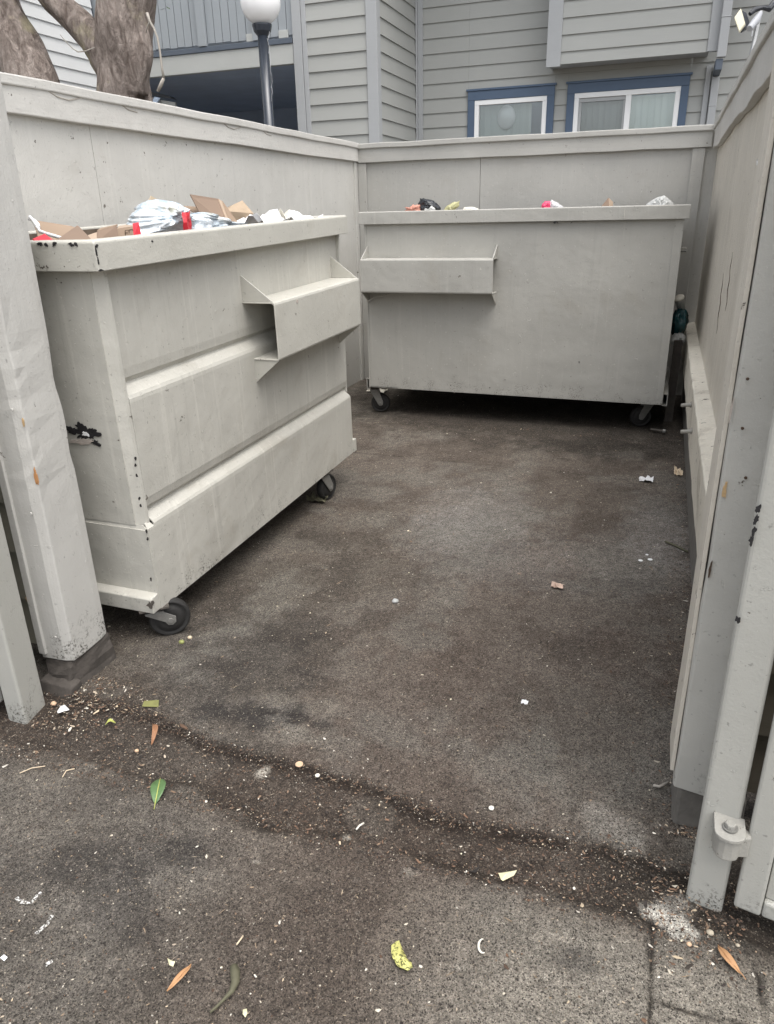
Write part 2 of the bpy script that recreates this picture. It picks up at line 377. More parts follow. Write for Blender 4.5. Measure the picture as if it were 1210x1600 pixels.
# dark dirt band in the gutter, with crusted edges
col = mixc(col, inband*(.22+.40*sstep(.44, .58, n5)), L3(.050, .037, .030))
col = mixc(col, np.clip(edge_top*sstep(-2.1, -1.3, GX), 0, 1)*sstep(.25, .50, n2)*.9, L3(.026, .017, .012))
col = mixc(col, np.clip(edge_bot*sstep(.35, .52, n2), 0, 1)*.65, L3(.036, .027, .021))
col = mixc(col, np.clip(sstep(-1.1, -1.75, GX)*sstep(1.95, 1.6, GY)*sstep(1.2, 1.4, GY), 0, 1)*.55, L3(.042, .031, .025))
col = mixc(col, np.clip(sstep(-.12, .12, GX)*sstep(1.27, 1.36, GY)*sstep(1.62, 1.5, GY), 0, 1)*.65, L3(.040, .033, .027))
rr_ = np.sqrt(((GX+.588)/1.)**2+((GY-1.425)/.95)**2)+.012*(n2-.5)
col = mixc(col, np.exp(-((rr_-.085)/.011)**2)*.6*(n2 > .4), L3(.032, .024, .019)); col = mixc(col, sstep(.08, .06, rr_)*.5, L3(.085, .076, .068))
# oil and water stains
for a in ((-1.07, 1.69, .07, .07, 0, .75, 61), (-.985, 1.735, .06, .055, 0, .75, 62), (-1.235, 1.665, .08, .05, .5, .65, 63), (-.995, 1.15, .06, .045, 0, .5, 64), (-1.20, 1.04, .17, .06, .4, .35, 65), (-1.05, .98, .10, .09, 0, .4, 66), (-.02, 1.17, .04, .03, 0, .5, 67), (-.86, 1.72, .045, .03, 0, .55, 68), (-1.33, 2.0, .28, .3, 0, .45, 69), (.05, 3.0, .09, .05, 0, .35, 70)):
    col = mixc(col, blob(GX, GY, *a[:4], a[4], .45, a[6], .8)*a[5], L3(.030, .028, .029))
for a in ((-.93, 1.665, .09, .05, 0, .5, 71), (-.90, 1.79, .06, .05, 0, .25, 72), (-1.05, 1.78, .06, .04, 0, .25, 73)):
    col = mixc(col, blob(GX, GY, *a[:4], a[4], .6, a[6], 1.1)*a[5], L3(.19, .18, .165))
# soaked floor at the back, with the shade there painted in as well
wet_shade = blob(GX, GY, -.6, 5.9, 1.9, 1.05, 0, .35, 81, .5)
col = mixc(col, wet_shade*.62, L3(.030, .026, .022))
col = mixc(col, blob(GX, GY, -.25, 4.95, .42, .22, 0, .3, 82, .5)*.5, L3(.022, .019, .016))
# bird droppings and pale splats
for a in ((-.945, 1.485, .018, .022, 0, .8, 95), (-.435, 1.27, .022, .018, 0, .5, 96), (-.62, 1.33, .012, .010, 0, .7, 97), (-.80, 1.18, .014, .010, 0, .5, 98), (-.25, 1.07, .02, .012, .3, .4, 99)):
    col = mixc(col, blob(GX, GY, *a[:4], a[4], .5, a[6], 1.3)*a[5], L3(.38, .36, .33))
# white mineral crust by the right gate post
for a in ((.182, 1.335, .060, .030, -.35, 1., 91), (.205, 1.318, .03, .02, -.35, 1., 191), (.02, 1.585, .09, .055, -.2, .15, 92), (.06, 1.53, .05, .03, 0, .15, 93), (.19, 1.39, .03, .03, 0, .3, 94)):
    col = mixc(col, blob(GX, GY, *a[:4], a[4], .45, a[6], 1.0)*a[5], L3(.52, .51, .49))
# slab joints and cracks
hz = np.zeros_like(GX)
def joint(p, wd, dep, dark=.9):
    global col, hz
    P_ = np.array(p); d = np.full(GX.shape, 9.)
    wob = .006*(fbm(GX, GY, 20, 5, 3)-.5)*2
    for (ax, ay), (bx, by) in zip(P_[:-1], P_[1:]):
        L = (bx-ax)**2+(by-ay)**2; t = np.clip(((GX-ax)*(bx-ax)+(GY-ay)*(by-ay))/L, 0, 1)
        d = np.minimum(d, np.hypot(GX-ax-t*(bx-ax), GY-ay-t*(by-ay)))
    m = np.exp(-((d+wob)/wd)**2); col = mixc(col, np.clip(m*dark, 0, 1), L3(.022, .018, .015)); hz = hz-dep*m
joint([(.132, 1.33), (.134, 1.11), (.14, .6)], .006, .005)
joint([(.135, 1.133), (.206, 1.128), (.301, 1.135), (.5, 1.1)], .005, .004)
joint([(.345, 1.26), (.349, 1.239), (.36, 1.0)], .006, .004)
joint([(-2.6, 4.41), (-.528, 4.40), (.0, 4.345), (.25, 4.316)], .007, .003, .45)
pale_ = np.clip(sstep(.50, .68, fbm(GX, GY, 3.1, 303, 6, .6)), 0, 1)*sstep(1.0, 1.5, GY)*(1-wet_shade)*(1-inband); col = mixc(col, pale_*.45, L3(.125, .121, .114)); lum = col.mean(-1, keepdims=True); col = col*(.76+.56*np.clip((lum-.03)/.05, 0, 1)); col = col*L3(.985, 1.005, .985); col *= (.80+.4*n3)[..., None]; col *= (.84+.32*fbm(GX, GY, 24, 7, 4, .7))[..., None]*(.86+.28*n5)[..., None]
col *= (.80+.4*fbm(GX, GY, 70, 7, 2))[..., None]
hz = hz-.010*inband+.004*(n2-.5)+.003*(n3-.5)+.006*(n1-.5)+.004*edge_top*n2*inband
far = (np.abs(GX) > 2.95) | (GY < .4) | (GY > 7)
hz[far] = 0
V = np.stack([GX, GY, hz], -1).reshape(-1, 3)
idx = np.arange(nx*ny).reshape(ny, nx)
F = np.stack([idx[:-1, :-1], idx[:-1, 1:], idx[1:, 1:], idx[1:, :-1]], -1).reshape(-1, 4)
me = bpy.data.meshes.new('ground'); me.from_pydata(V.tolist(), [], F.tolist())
at = me.color_attributes.new('stain', 'FLOAT_COLOR', 'POINT')  # stain colours plus the shade painted on the back floor
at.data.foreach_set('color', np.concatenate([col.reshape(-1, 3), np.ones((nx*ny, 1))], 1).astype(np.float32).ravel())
me.polygons.foreach_set('use_smooth', np.ones(len(F), bool))
ground = bpy.data.objects.new('ground', me); C.objects.link(ground); ground['kind'] = 'structure'
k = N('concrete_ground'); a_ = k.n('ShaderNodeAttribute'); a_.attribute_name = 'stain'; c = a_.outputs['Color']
cell = k.vor(330, out='Color'); sep = k.n('ShaderNodeSeparateColor'); k.l(cell, sep.inputs[0])
c = k.mix(1., c, k.mix(k.ramp(k.noise(330, 5, .8), .34, .66), (.18, .17, .165), (1.95, 1.90, 1.85)), 'MULTIPLY')
c = k.mix(k.ramp(sep.outputs[0], .94, .96, 0, .6), c, (.26, .23, .19))
c = k.mix(k.ramp(sep.outputs[1], .86, .90, 0, .8), c, (.022, .018, .016))
pit = k.math('MULTIPLY', k.ramp(k.noise(75, 4, .7), .58, .66), k.ramp(k.noise(7, 3, .6), .38, .55)); c = k.mix(k.math('MULTIPLY', pit, .7), c, (.026, .022, .019))
mud = k.math('MULTIPLY', k.ramp(k.noise(28, 6, .75), .55, .68), .55); c = k.mix(mud, c, (.045, .036, .030))
st = k.vor(210, out='Color'); s3 = k.n('ShaderNodeSeparateColor'); k.l(st, s3.inputs[0])
c = k.mix(.5, c, k.mix(s3.outputs[2], (.45, .44, .43), (1.62, 1.58, 1.53)), 'MULTIPLY')
c = k.mix(.6, c, k.mix(k.ramp(k.noise(75, 6, .75), .36, .64), (.50, .48, .46), (1.45, 1.44, 1.42)), 'MULTIPLY')
cell2 = k.vor(120, out='Color'); s2 = k.n('ShaderNodeSeparateColor'); k.l(cell2, s2.inputs[0])
c = k.mix(k.math('MULTIPLY', k.ramp(s2.outputs[0], .93, .95, 0, .6), k.ramp(k.noise(260, 3), .45, .6)), c, (.22, .19, .16))
nb = k.bump(k.noise(260, 6, .8), 1., .006); nb = k.bump(k.noise(40, 6, .65), .7, .008, nb)
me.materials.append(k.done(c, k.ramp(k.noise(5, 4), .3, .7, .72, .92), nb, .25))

# grit and shreds that nobody could count
def scatter(name, n, sampler, size, palette, elong, seed, lift=.0015):
    r = np.random.default_rng(seed); vs = []; fs = []; cs = []
    for q in range(n):
        x, y = sampler(r)
        s_ = size[0]*math.exp(r.normal()*size[1]); e = s_*r.uniform(*elong); a = r.uniform(0, 6.28)
        m = 5; b = len(vs); cx, sx = math.cos(a), math.sin(a); tx, ty = r.normal(0, .25, 2)
        for i in range(m):
            t = 2*math.pi*i/m+r.uniform(-.3, .3); p, w_ = e*math.cos(t), s_*math.sin(t); X = p*cx-w_*sx; Y = p*sx+w_*cx
            vs.append((x+X, y+Y, lift+abs(X*tx+Y*ty)+.0008*r.random()))
        vs.append((x, y, lift+s_*.55)); cc = palette[r.integers(len(palette))]; f_ = r.uniform(.7, 1.25)
        for i in range(m): fs.append((b+i, b+(i+1) % m, b+m))
        cs += [(cc[0]*f_, cc[1]*f_, cc[2]*f_, 1)]*(m+1)
    me = bpy.data.meshes.new(name); me.from_pydata(vs, [], fs); at = me.color_attributes.new('tint', 'FLOAT_COLOR', 'POINT')
    at.data.foreach_set('color', np.array(cs, np.float32).ravel()); o = bpy.data.objects.new(name, me); C.objects.link(o); o['kind'] = 'stuff'
    k = N(name+'_colour'); a_ = k.n('ShaderNodeAttribute'); a_.attribute_name = 'tint'; me.materials.append(k.done(a_.outputs['Color'], .85)); return o
def near_y(r, a=.6, b=6.2): return a+(b-a)*r.random()**1.9
def s_all(r): return r.uniform(-2.5, .25), near_y(r)
def s_band(r):
    while True:
        x = r.uniform(-1.9, .32); y = r.uniform(1.28, 1.62)
        t = np.interp(x, [-1.9, -1.39, -1.14, -.67, -.39, -.17, .02, .19, .6], [1.62, 1.605, 1.545, 1.535, 1.49, 1.512, 1.533, 1.505, 1.48])
        if y < t+.01 and (r.random() < .35+.65*(x > -.2) or abs(y-t) < .05 or abs(y-1.31) < .03): return x, y
def s_edges(r):
    q = r.random()
    if q < .45: return .25-abs(r.normal(0, .06)), near_y(r, 1.6, 5.5)
    if q < .75: return -1.75+abs(r.normal(0, .16)), r.uniform(1.42, 1.72)
    if q < .88: return r.uniform(-2, .2), 5.3-abs(r.normal(0, .15))
    return .13+abs(r.normal(0, .12)), r.uniform(1.2, 1.45)
pale = [(.36, .30, .23), (.46, .41, .33), (.55, .51, .44), (.31, .23, .16), (.25, .19, .13), (.42, .34, .24)]
brown = [(.07, .045, .031), (.10, .062, .042), (.15, .09, .058), (.05, .036, .028), (.19, .13, .088)]
dark = [(.02, .017, .015), (.035, .028, .024), (.05, .04, .032)]
scatter('pale_grit', 13000, s_all, (.00085, .5), pale, (1, 2.6), 1)
scatter('pale_gutter_grit', 1500, s_band, (.0008, .5), pale, (1, 2.6), 2)
scatter('brown_gutter_shred', 5200, s_band, (.0011, .45), brown+dark, (1, 3.5), 3)
scatter('dark_grit', 6000, s_all, (.0012, .45), dark+brown, (1, 2), 4)
scatter('edge_litter', 2600, s_edges, (.0014, .45), brown+brown+pale+dark, (1, 3.5), 5)
scatter('straw_shred', 420, s_all, (.0007, .3), pale[:1]+pale[3:], (6, 16), 6)
scatter('pale_fleck', 420, s_all, (.0022, .35), pale[1:3]+[(.72, .66, .5)], (1, 2.2), 8)

# ================================================================== FENCE WALLS
def wallthing(name, label): return thing(name, label, 'fence')
# --- left wall, inner face x = -2.65
t = wallthing('fence_wall', 'tall pale grey panelled fence wall running behind the left dumpster')
b = MB(); b.box(-2.75, -2.65, 1.90, 3.240, .0, 2.02); b.box(-2.75, -2.65, 3.243, 5.66, .0, 2.02); b.box(-2.75, -2.65, 5.663, 6.62, .0, 2.02)
b.build('panel', 'wall', t, .002)
b = MB(); b.longbox(-2.655, -2.618, 1.75, 6.66, 1.915, 2.026, 'y', 14, .003, 2); b.build('trim_board', 'trim', t, .004)
b = MB(); b.longbox(-2.79, -2.606, 1.75, 6.63, 2.020, 2.062, 'y', 16, .003, 3); b.build('cap_board', 'trim', t, .006)
b = MB(); b.box(-2.655, -2.635, 6.585, 6.66, 0, 1.912); b.build('batten', 'wall', t, .003)
for i, (yy, zz) in enumerate(((2.95, 1.985), (4.4, 1.98))):
    b = MB(); p = [Vector((-2.616, yy+q*.07, 2.03-.03*math.sin(q*.9))) for q in range(10)]
    b.tube(p, .003, 5); b.build('bare_vine', 'twig', t)
# --- back wall, inner face y = 6.66
t = wallthing('fence_wall', 'grey back fence wall spanning behind the far dumpster')
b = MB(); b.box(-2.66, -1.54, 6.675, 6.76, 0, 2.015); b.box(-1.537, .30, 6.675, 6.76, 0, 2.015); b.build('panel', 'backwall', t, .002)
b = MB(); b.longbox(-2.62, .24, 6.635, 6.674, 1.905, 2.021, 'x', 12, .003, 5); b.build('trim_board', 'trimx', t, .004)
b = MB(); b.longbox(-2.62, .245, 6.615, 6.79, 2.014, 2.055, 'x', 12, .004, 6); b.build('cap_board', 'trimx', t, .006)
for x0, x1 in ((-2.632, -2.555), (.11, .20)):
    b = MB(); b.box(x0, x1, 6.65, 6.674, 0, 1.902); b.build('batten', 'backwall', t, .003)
# --- right wall, inner face x = .285
t = wallthing('fence_wall', 'weathered tan grey fence wall along the right side, cracked, above a pale ledge')
b = MB()
for y0, y1 in ((1.80, 3.30), (3.304, 4.9), (4.903, 6.64)): b.box(.285, .37, y0, y1, .60, 2.02)
b.build('panel', 'rightwall', t, .002)
b = MB(); r = random.Random(4); rings = []
for i in range(25):
    y = 1.80+i*(6.64-1.80)/24; dz = .007*math.sin(i*.55)+.005*math.sin(i*1.7)+r.uniform(-.004, .004); dx = .004*math.sin(i*1.3)
    rings.append([(.250+dx, y, 1.885+dz), (.284, y, 1.885+dz), (.284, y, 2.03), (.250+dx*.3, y, 2.03)])
b.loft(rings); b.build('trim_board', 'trim', t, .004)
b = MB(); b.longbox(.236, .40, 1.80, 6.66, 2.024, 2.066, 'y', 20, .004, 8); b.build('cap_board', 'trim', t, .006)
b = MB(); rings = []
for i in range(41):
    y = 1.84+i*(6.66-1.84)/40; j1 = r.uniform(-.002, .002); j2 = r.uniform(-.002, .002)
    rings.append([(.214+j1, y, .37+j2), (.30, y, .37), (.30, y, .618), (.212+j2, y, .605+j1)])
b.loft(rings); b.build('ledge', 'ledge', t, .008)
b = MB(); b.box(.257, .36, 1.84, 6.66, -.02, .368); b.build('stem_wall', 'concrete', t, .006)
for yy, zz in ((4.05, .545), (3.70, .50)):
    b = MB(); b.tube([(.225, yy, zz), (.160, yy-.015, zz-.004)], [.010, .0095], 10); b.lathe([(.017, 0), (.017, .005)], 'x', (.205, yy, zz), 10)
    b.build('bolt_stub', 'hingepaint', t, .002)
for sy, z0, z1, ln in ((3.0, 1.62, 1.80, 0), (3.16, .72, 1.55, 1), (3.75, 1.05, 1.30, 2), (4.1, .90, 1.18, 3)):     # splits in the boards, cut as thin dark ridges of torn wood
    b = MB(); rr2 = random.Random(ln); pts = [(.2835, sy+.02*math.sin(q*1.4+ln)+rr2.uniform(-.004, .004)+.10*(q/12)*(ln > 1), z0+(z1-z0)*q/12) for q in range(13)]
    b.tube(pts, [.0005+.0014*math.sin(math.pi*q/12)*rr2.uniform(.5, 1.2) for q in range(13)], 5); b.build('crack', 'ink', t)
b = jag((.283, 3.25, 1.64), (0, 1, 0), (0, 0, 1), .10, .035, 31, th=.0012); b.build('paint_scuff', 'white', t)
b = jag((.283, 3.02, 1.66), (0, 1, 0), (0, 0, 1), .12, .028, 32, th=.0012); b.build('paint_scuff', 'white', t)
# --- left front return: lap siding facing the alley
t = wallthing('fence_wall', 'short return fence with weathered olive lap boards beside the left post')
b = MB(); z = .10
prof = []
while z < 2.0:
    prof += [(1.700, z), (1.722, z+.178)]; z += .18
rA = [(-2.75, y, z) for y, z in prof]+[(-2.75, 1.80, prof[-1][1]), (-2.75, 1.80, .10)]
rB = [(-1.885, y, z) for (_, y, z) in rA]
b.prism(rA, rB)
M['olive'] = siding_mat('weathered_olive_paint', (.235, .225, .18)); b.build('siding', 'olive', t)
b = MB(); b.longbox(-2.8, -1.90, 1.66, 1.86, 2.02, 2.06, 'x', 6, .002, 3); b.build('cap_board', 'trim', t, .005)

# ================================================================== POSTS
def post(label, prof_right, x0, y0, y1, z0, z1, mat, cham=.03, mirror=False):
    pass
t = thing('fence_post', 'thick pale grey wooden post with a worn corner and orange bare patch at left', 'post', (-1.82, 1.74, .1))
zs = [.0, .10, .30, .50, .58, .63, .66, .69, .72, .76, .80, .84, .88, .91, .94, .97, 1.0, 1.05, 1.10, 1.2, 1.35, 1.5, 1.94]
off = [0, .0, -.001, -.001, -.002, -.003, -.010, -.016, -.015, -.009, -.007, -.010, -.018, -.027, -.030, -.026, -.022, -.016, -.013, -.012, -.010, -.004, .0]
rings = []; r = random.Random(2)
for z, o_ in zip(zs, off):
    j = lambda a=.0015: r.uniform(-a, a)
    rings.append([(-1.880-1.-(-1.82)+1., 1.637-1.74, z), (-1.786+1.82+j(), 1.641-1.74+j(), z), (-1.754+1.82+j(.003), 1.655-1.74+j(.002), z), (-1.757+1.82+j(.002), 1.70-1.74, z), (-1.763+1.82+o_*.05, 1.80-1.74, z), (-1.769+1.82, 1.835-1.74+o_*.6, z), (-1.880+1.82, 1.835-1.74, z)])
b = MB(); b.loft(rings); b.build('timber', 'post', t, .004)
for u, v, ww, hh, sd_, mt in ((57, 745, .010, .055, 3, 'chip_wood'), (37, 660, .006, .03, 4, 'chip_tan')):
    p = at_y(u, v, 1.650)-Vector((-1.82, 1.74, .1)); jag((p.x, p.y-.001, p.z), (1, 0, .1), (0, 0, 1), ww, hh, sd_, 26, .5).build('bare_patch', mt, t)
p = at_y(46, 936, 1.637)-Vector((-1.82, 1.74, .1)); jag((p.x, -.106, p.z), (1, 0, 0), (0, 0, 1), .014, .035, 8, 24, .5).build('bare_patch', 'chip_tan', t)
for u, v in ((50, 802), (88, 995), (20, 640), (30, 860)):
    p = at_y(u, v, 1.638)-Vector((-1.82, 1.74, .1)); b = MB(); b.lathe([(.005, 0), (.004, -.003)], 'y', (p.x, -.104, p.z), 8); b.build('nail_head', 'post', t)
b = MB(); b.longbox(-.063, -.035, -.111, -.100, .02, 1.93, 'z', 10, .0008, 5); b.build('edge_batten', 'post', t, .002)
t = thing('concrete_footing', 'stained concrete footing block under the left wooden post', 'footing')
b = MB(); r = random.Random(8); rings = []
for z, g_ in ((-.02, .018), (.02, .012), (.05, .006), (.075, .000), (.099, -.008)):
    rings.append([(x*1+r.uniform(-.006, .006), y+r.uniform(-.006, .006), z) for x, y in ((-1.875, 1.640-g_), (-1.82, 1.635-g_), (-1.775+g_*.3, 1.640-g_), (-1.762+g_*.8, 1.66-g_*.4), (-1.758+g_, 1.74), (-1.762+g_, 1.84), (-1.82, 1.86), (-1.88, 1.86))])
b.loft(rings); b.build('block', 'footing', t, .006)
b = MB(); r = random.Random(5); n_ = 9; rings = []
for i in range(n_):
    x = -1.868+.125*i/(n_-1); h = .038-.014*i/(n_-1)+r.uniform(-.002, .002); y = 1.592+.010*i/(n_-1)+r.uniform(-.0015, .0015)
    rings.append([(x, y-.014, -.01), (x, y, h), (x, y+.05, h+.006), (x, y+.05, -.01)])
b.loft(rings); b.build('mortar_lip', 'footing', t, .004)

t = thing('fence_post', 'grey wooden post with split edge beside the right gate hinge', 'post', (.22, 1.72, .1))
rings = []; r = random.Random(12)
for i, z in enumerate([.02, .12, .3, .45, .55, .66, .8, .95, 1.1, 1.3, 1.6, 1.95]):
    j = lambda a=.0015: r.uniform(-a, a)
    rings.append([(-.053+j(), -.085+j(.003), z), (.04, -.100, z), (.078, -.105, z), (.078, .085, z), (-.051+j(), .085, z), (-.055+j(), -.072+j(.002), z)])
b = MB(); b.loft(rings); M['rpost'] = paint('right_post_paint', (.47, .462, .425), peel=.22, chips=.5, grain=(60, 60, 3), stain_amt=.22, lump=.3, speck=(.0, .3, .28)); b.build('timber', 'rpost', t, .003)
b = MB(); b.longbox(-.066, -.056, -.06, .08, .05, 1.95, 'z', 14, .0012, 7); b.build('edge_batten', 'rightwall', t, .002)
for u, v, ww, hh, sd_, mt in ((1131, 765, .007, .040, 13, 'chip_tan'), (1108, 890, .004, .05, 14, 'ink'), (1141, 640, .004, .05, 15, 'chip_pink')):
    p = at_y(u, v, 1.634)-Vector((.22, 1.72, .1)); jag((p.x+.002, -.0885, p.z), (1, 0, 0), (0, 0, 1), ww, hh, sd_, 26, .5, .002).build('bare_patch', mt, t)
for u, v in ((1168, 591), (1165, 745), (1160, 668)):
    p = at_y(u, v, 1.632)-Vector((.22, 1.72, .1)); b = MB(); b.lathe([(.0035, 0), (.003, -.003)], 'y', (p.x, -.094, p.z), 8); b.build('nail_head', 'ink', t)
t = thing('concrete_footing', 'dirty concrete footing under the right wooden post', 'footing')
b = MB(); b.box(.175, .34, 1.64, 1.80, -.02, .118); b.build('block', 'concrete', t, .012)

t = wallthing('fence_wall', 'dark weathered board fence strip behind the right gate')
b = MB(); z = .10; prof = []
while z < 2.0: prof += [(1.700, z), (1.722, z+.178)]; z += .18
rA = [(.303, y, z) for y, z in prof]+[(.303, 1.80, prof[-1][1]), (.303, 1.80, .10)]
b.prism(rA, [(2.6, y, z) for (_, y, z) in rA]); M['dkolive'] = siding_mat('bare_weathered_board', (.13, .115, .09)); b.build('siding', 'dkolive', t)
# --- gate posts and gates
def gate_post(label, corners, h, cap_h):
    a = [Vector((x, y, -.02)) for x, y in corners]; b_ = [Vector((x, y, h)) for x, y in corners]; c_ = sum(a, Vector())/4
    t = thing('gate_post', label, 'post', (c_.x, c_.y, 0)); o_ = Vector((c_.x, c_.y, 0))
    b = MB(); b.prism([p-o_ for p in a], [p-o_ for p in b_]); b.build('tube', 'steel', t, .010, seg=3)
    b = MB(); cc = Vector((0, 0, h)); b.prism([(p-o_)*1.04 if False else (p-o_)+((p-o_)-Vector((0, 0, h))).normalized()*.004 for p in b_], [(p-o_)+Vector((0, 0, .012)) for p in b_]); b.build('post_cap', 'steel', t, .003)
    return t
gl = gate_post('square grey steel gate post at the far left, foot spotted with mildew', [(-1.863, 1.436), (-1.782, 1.433), (-1.805, 1.545), (-1.886, 1.548)], 2.0, 0)
gr = gate_post('square grey steel gate post at right carrying the bolted hinge', [(.206, 1.413), (.284, 1.399), (.298, 1.475), (.220, 1.489)], 2.1, 0)
# hinge on the right gate post (part of it)
b = MB(); hx, hy, hz_ = .262, 1.375, .262
pts = []
for i in range(13):
    q = math.pi+math.pi*i/12; pts.append((hx+.031*math.cos(q), hy-.012+.022*math.sin(q)))
pts = [(hx-.031, 1.412)]+pts+[(hx+.031, 1.405)]
o_ = gr.location
b.prism([(x-o_.x, y-o_.y, .261-(1.412-y)*.14) for x, y in pts], [(x-o_.x, y-o_.y, .270-(1.412-y)*.14) for x, y in pts])
b.build('hinge_plate', 'hingepaint', gr, .0015)
b = MB(); b.lathe([(.016, 0), (.016, .002)], 'z', (hx-o_.x, hy-.002-o_.y, .2662), 20); b.build('washer', 'fork', gr)
b = MB(); b.lathe([(.0115, 0), (.0115, .009), (.010, .0105)], 'z', (hx-o_.x, hy-.002-o_.y, .2684), 6); b.build('hinge_bolt', 'hingepaint', gr, .0006)
b = MB(); pl = [(hx-.026, 1.409), (hx-.026, hy-.006), (hx-.020, hy-.020), (hx-.008, hy-.027), (hx+.008, hy-.027), (hx+.020, hy-.020), (hx+.026, hy-.008), (hx+.044, hy-.004), (hx+.044, 1.386), (hx+.026, 1.404)]
b.prism([(x-o_.x, y-o_.y, .196) for x, y in pl], [(x-o_.x, y-o_.y, .2555-(1.412-y)*.14) for x, y in pl]); b.build('hinge_knuckle', 'hingepaint', gr, .003)
for u, v, sd_ in ((1187, 795, 21), (1183, 812, 22), (1180, 830, 23), (1176, 845, 24), (1155, 968, 25)):
    p = at_y(u, v, 1.404)-o_; jag((p.x-.002, p.y-.0015, p.z), (1, -.18, 0), (0, 0, 1), .008, .016, sd_, 18, .6).build('rust_chip', 'chip_black', gr)
# right gate leaf
t = thing('gate', 'grey steel gate leaf with recessed sheet panel at the right edge', 'gate', (.30, 1.38, 0))
d = Vector((.98, -.2, 0)).normalized()
def slab(m, a, b_, z0, z1, n0, n1):
    n = Vector((d.y, -d.x, 0)); P = lambda s, k_, z: tuple(d*s+n*k_+Vector((0, 0, z)))
    m.prism([P(a, n0, z0), P(b_, n0, z0), P(b_, n1, z0), P(a, n1, z0)], [P(a, n0, z1), P(b_, n0, z1), P(b_, n1, z1), P(a, n1, z1)])
b = MB(); slab(b, 0, .055, .04, 2.0, -.055, 0); b.build('frame_stile', 'steel', t, .006)
b = MB(); slab(b, 1.75, 1.80, .04, 2.0, -.055, 0); b.build('frame_stile', 'steel', t, .006)
b = MB(); slab(b, .056, 1.749, .041, .085, -.054, -.001); b.build('frame_rail', 'steel', t, .006)
b = MB(); slab(b, .056, 1.749, 1.95, 1.999, -.054, -.001); b.build('frame_rail', 'steel', t, .006)
b = MB(); slab(b, .057, 1.748, .087, 1.948, -.040, -.014); b.build('sheet_panel', 'steel', t, .002)
# left gate leaf
t = thing('gate', 'grey steel gate leaf barely showing at the far left edge', 'gate', (-1.905, 1.45, 0))
b = MB(); b.box(-.055, 0, -.03, .025, .03, 2.0); b.build('frame_stile', 'steel', t, .006)
b = MB(); b.box(-1.6, -.056, -.029, .024, .031, .08); b.build('frame_rail', 'steel', t, .006)
b = MB(); b.box(-1.6, -.057, -.012, .012, .082, 1.95); b.build('sheet_panel', 'steel', t, .002)
b = MB(); b.tube([(-.02, -.03, .245), (.05, -.04, .238)], .006, 8); b.build('latch_rod', 'chip_wood', t)
b = MB(); b.box(-.01, .03, -.05, -.03, .17, .19); b.build('latch_rod', 'chip_wood', t, .003)

# ================================================================== DUMPSTERS
def caster(parent, x, y, ztop, zbot, ang, r=.072, wd=.042, lean=.045):
    """swivel caster; ang = direction the fork trails toward (radians), axle square to it"""
    d = Vector((math.cos(ang), math.sin(ang), 0)); n = Vector((-d.y, d.x, 0))
    hub = Vector((x, y, zbot+r)); piv = hub-d*lean
    cp = MB(); c0 = Vector((piv.x, piv.y, ztop))
    q = [c0+d*a+n*e for a, e in ((-.055, -.05), (.055, -.05), (.055, .05), (-.055, .05))]
    cp.prism(q, [p-Vector((0, 0, .010)) for p in q])
    cp.tube([c0-Vector((0, 0, .010)), c0-Vector((0, 0, .032))], .032, 14)
    root = cp.build('caster', 'forkdark', parent, .002)
    fk = MB()
    zt = ztop-.032
    for s in (-1, 1):
        o_ = n*s*(wd/2+.006); th = n*s*.005
        ring = [piv-d*.036+Vector((0, 0, zt-piv.z)), piv+d*.034+Vector((0, 0, zt-piv.z))]
        ring += [hub+d*.022+Vector((0, 0, .012)), hub+d*.020-Vector((0, 0, .012)), hub+d*.006-Vector((0, 0, .022)), hub-d*.010-Vector((0, 0, .020)), hub-d*.020-Vector((0, 0, .004))]
        fk.prism([p+o_ for p in ring], [p+o_+th for p in ring])
    a, e = piv+Vector((0, 0, zt-piv.z)), n*(wd/2+.011)
    fk.prism([a-d*.036-e, a+d*.034-e, a+d*.034+e, a-d*.036+e], [p+Vector((0, 0, .006)) for p in (a-d*.036-e, a+d*.034-e, a+d*.034+e, a-d*.036+e)])
    f_ = fk.build('fork', 'fork', root, .0015)
    ax = MB(); ax.tube([hub-n*(wd/2+.018), hub+n*(wd/2+.018)], .011, 6); ax.build('axle_bolt', 'fork', root, .001)
    wl = MB(); prof = [(.030, -.5), (.046, -.5), (.050, -.34), (.058, -.34), (.064, -.5), (r-.004, -.40), (r, -.22), (r, .22), (r-.004, .40), (.064, .5), (.058, .34), (.050, .34), (.046, .5), (.030, .5)]
    rings = []
    for pr, h in prof:
        pr = pr*r/.072 if pr < r-.01 else pr
        rings.append([hub+n*(h*wd)+(d*math.cos(6.2832*i/28)+Vector((0, 0, 1))*math.sin(6.2832*i/28))*pr for i in range(28)])
    wl.loft(rings); wl.build('wheel', 'rubber', root, 0, True)
    return root

# ---- near dumpster on the left, long face toward +x
LD = thing('dumpster', 'big grey dumpster with ribbed side and open fork pocket, along the left wall', 'dumpster', (-1.632, 1.93, 0))
LD.rotation_euler = (rad(1.45), 0, rad(-.65))
ox, oy = -1.61, 1.93
XF, XB, Y0, Y1 = -1.662-ox, -2.50-ox, 2.00-oy, 3.865-oy
prof = [(1.362, 0), (1.03, 0), (.998, -.003), (.985, -.014), (.976, -.018), (.968, -.014), (.940, .022), (.930, .027), (.918, .028), (.57, .024), (.540, .018), (.528, .004), (.518, -.002), (.510, .002), (.482, .036), (.474, .041), (.46, .042), (.14, .042)]
b = MB(); n_ = len(prof); YE = Y0+.034
ysamp = [YE, Y0+.5, Y0+1.0, Y0+1.4, Y1]
rings = [[(XF+x, y, z) for z, x in prof] for y in ysamp]
b.loft(rings, False, False)
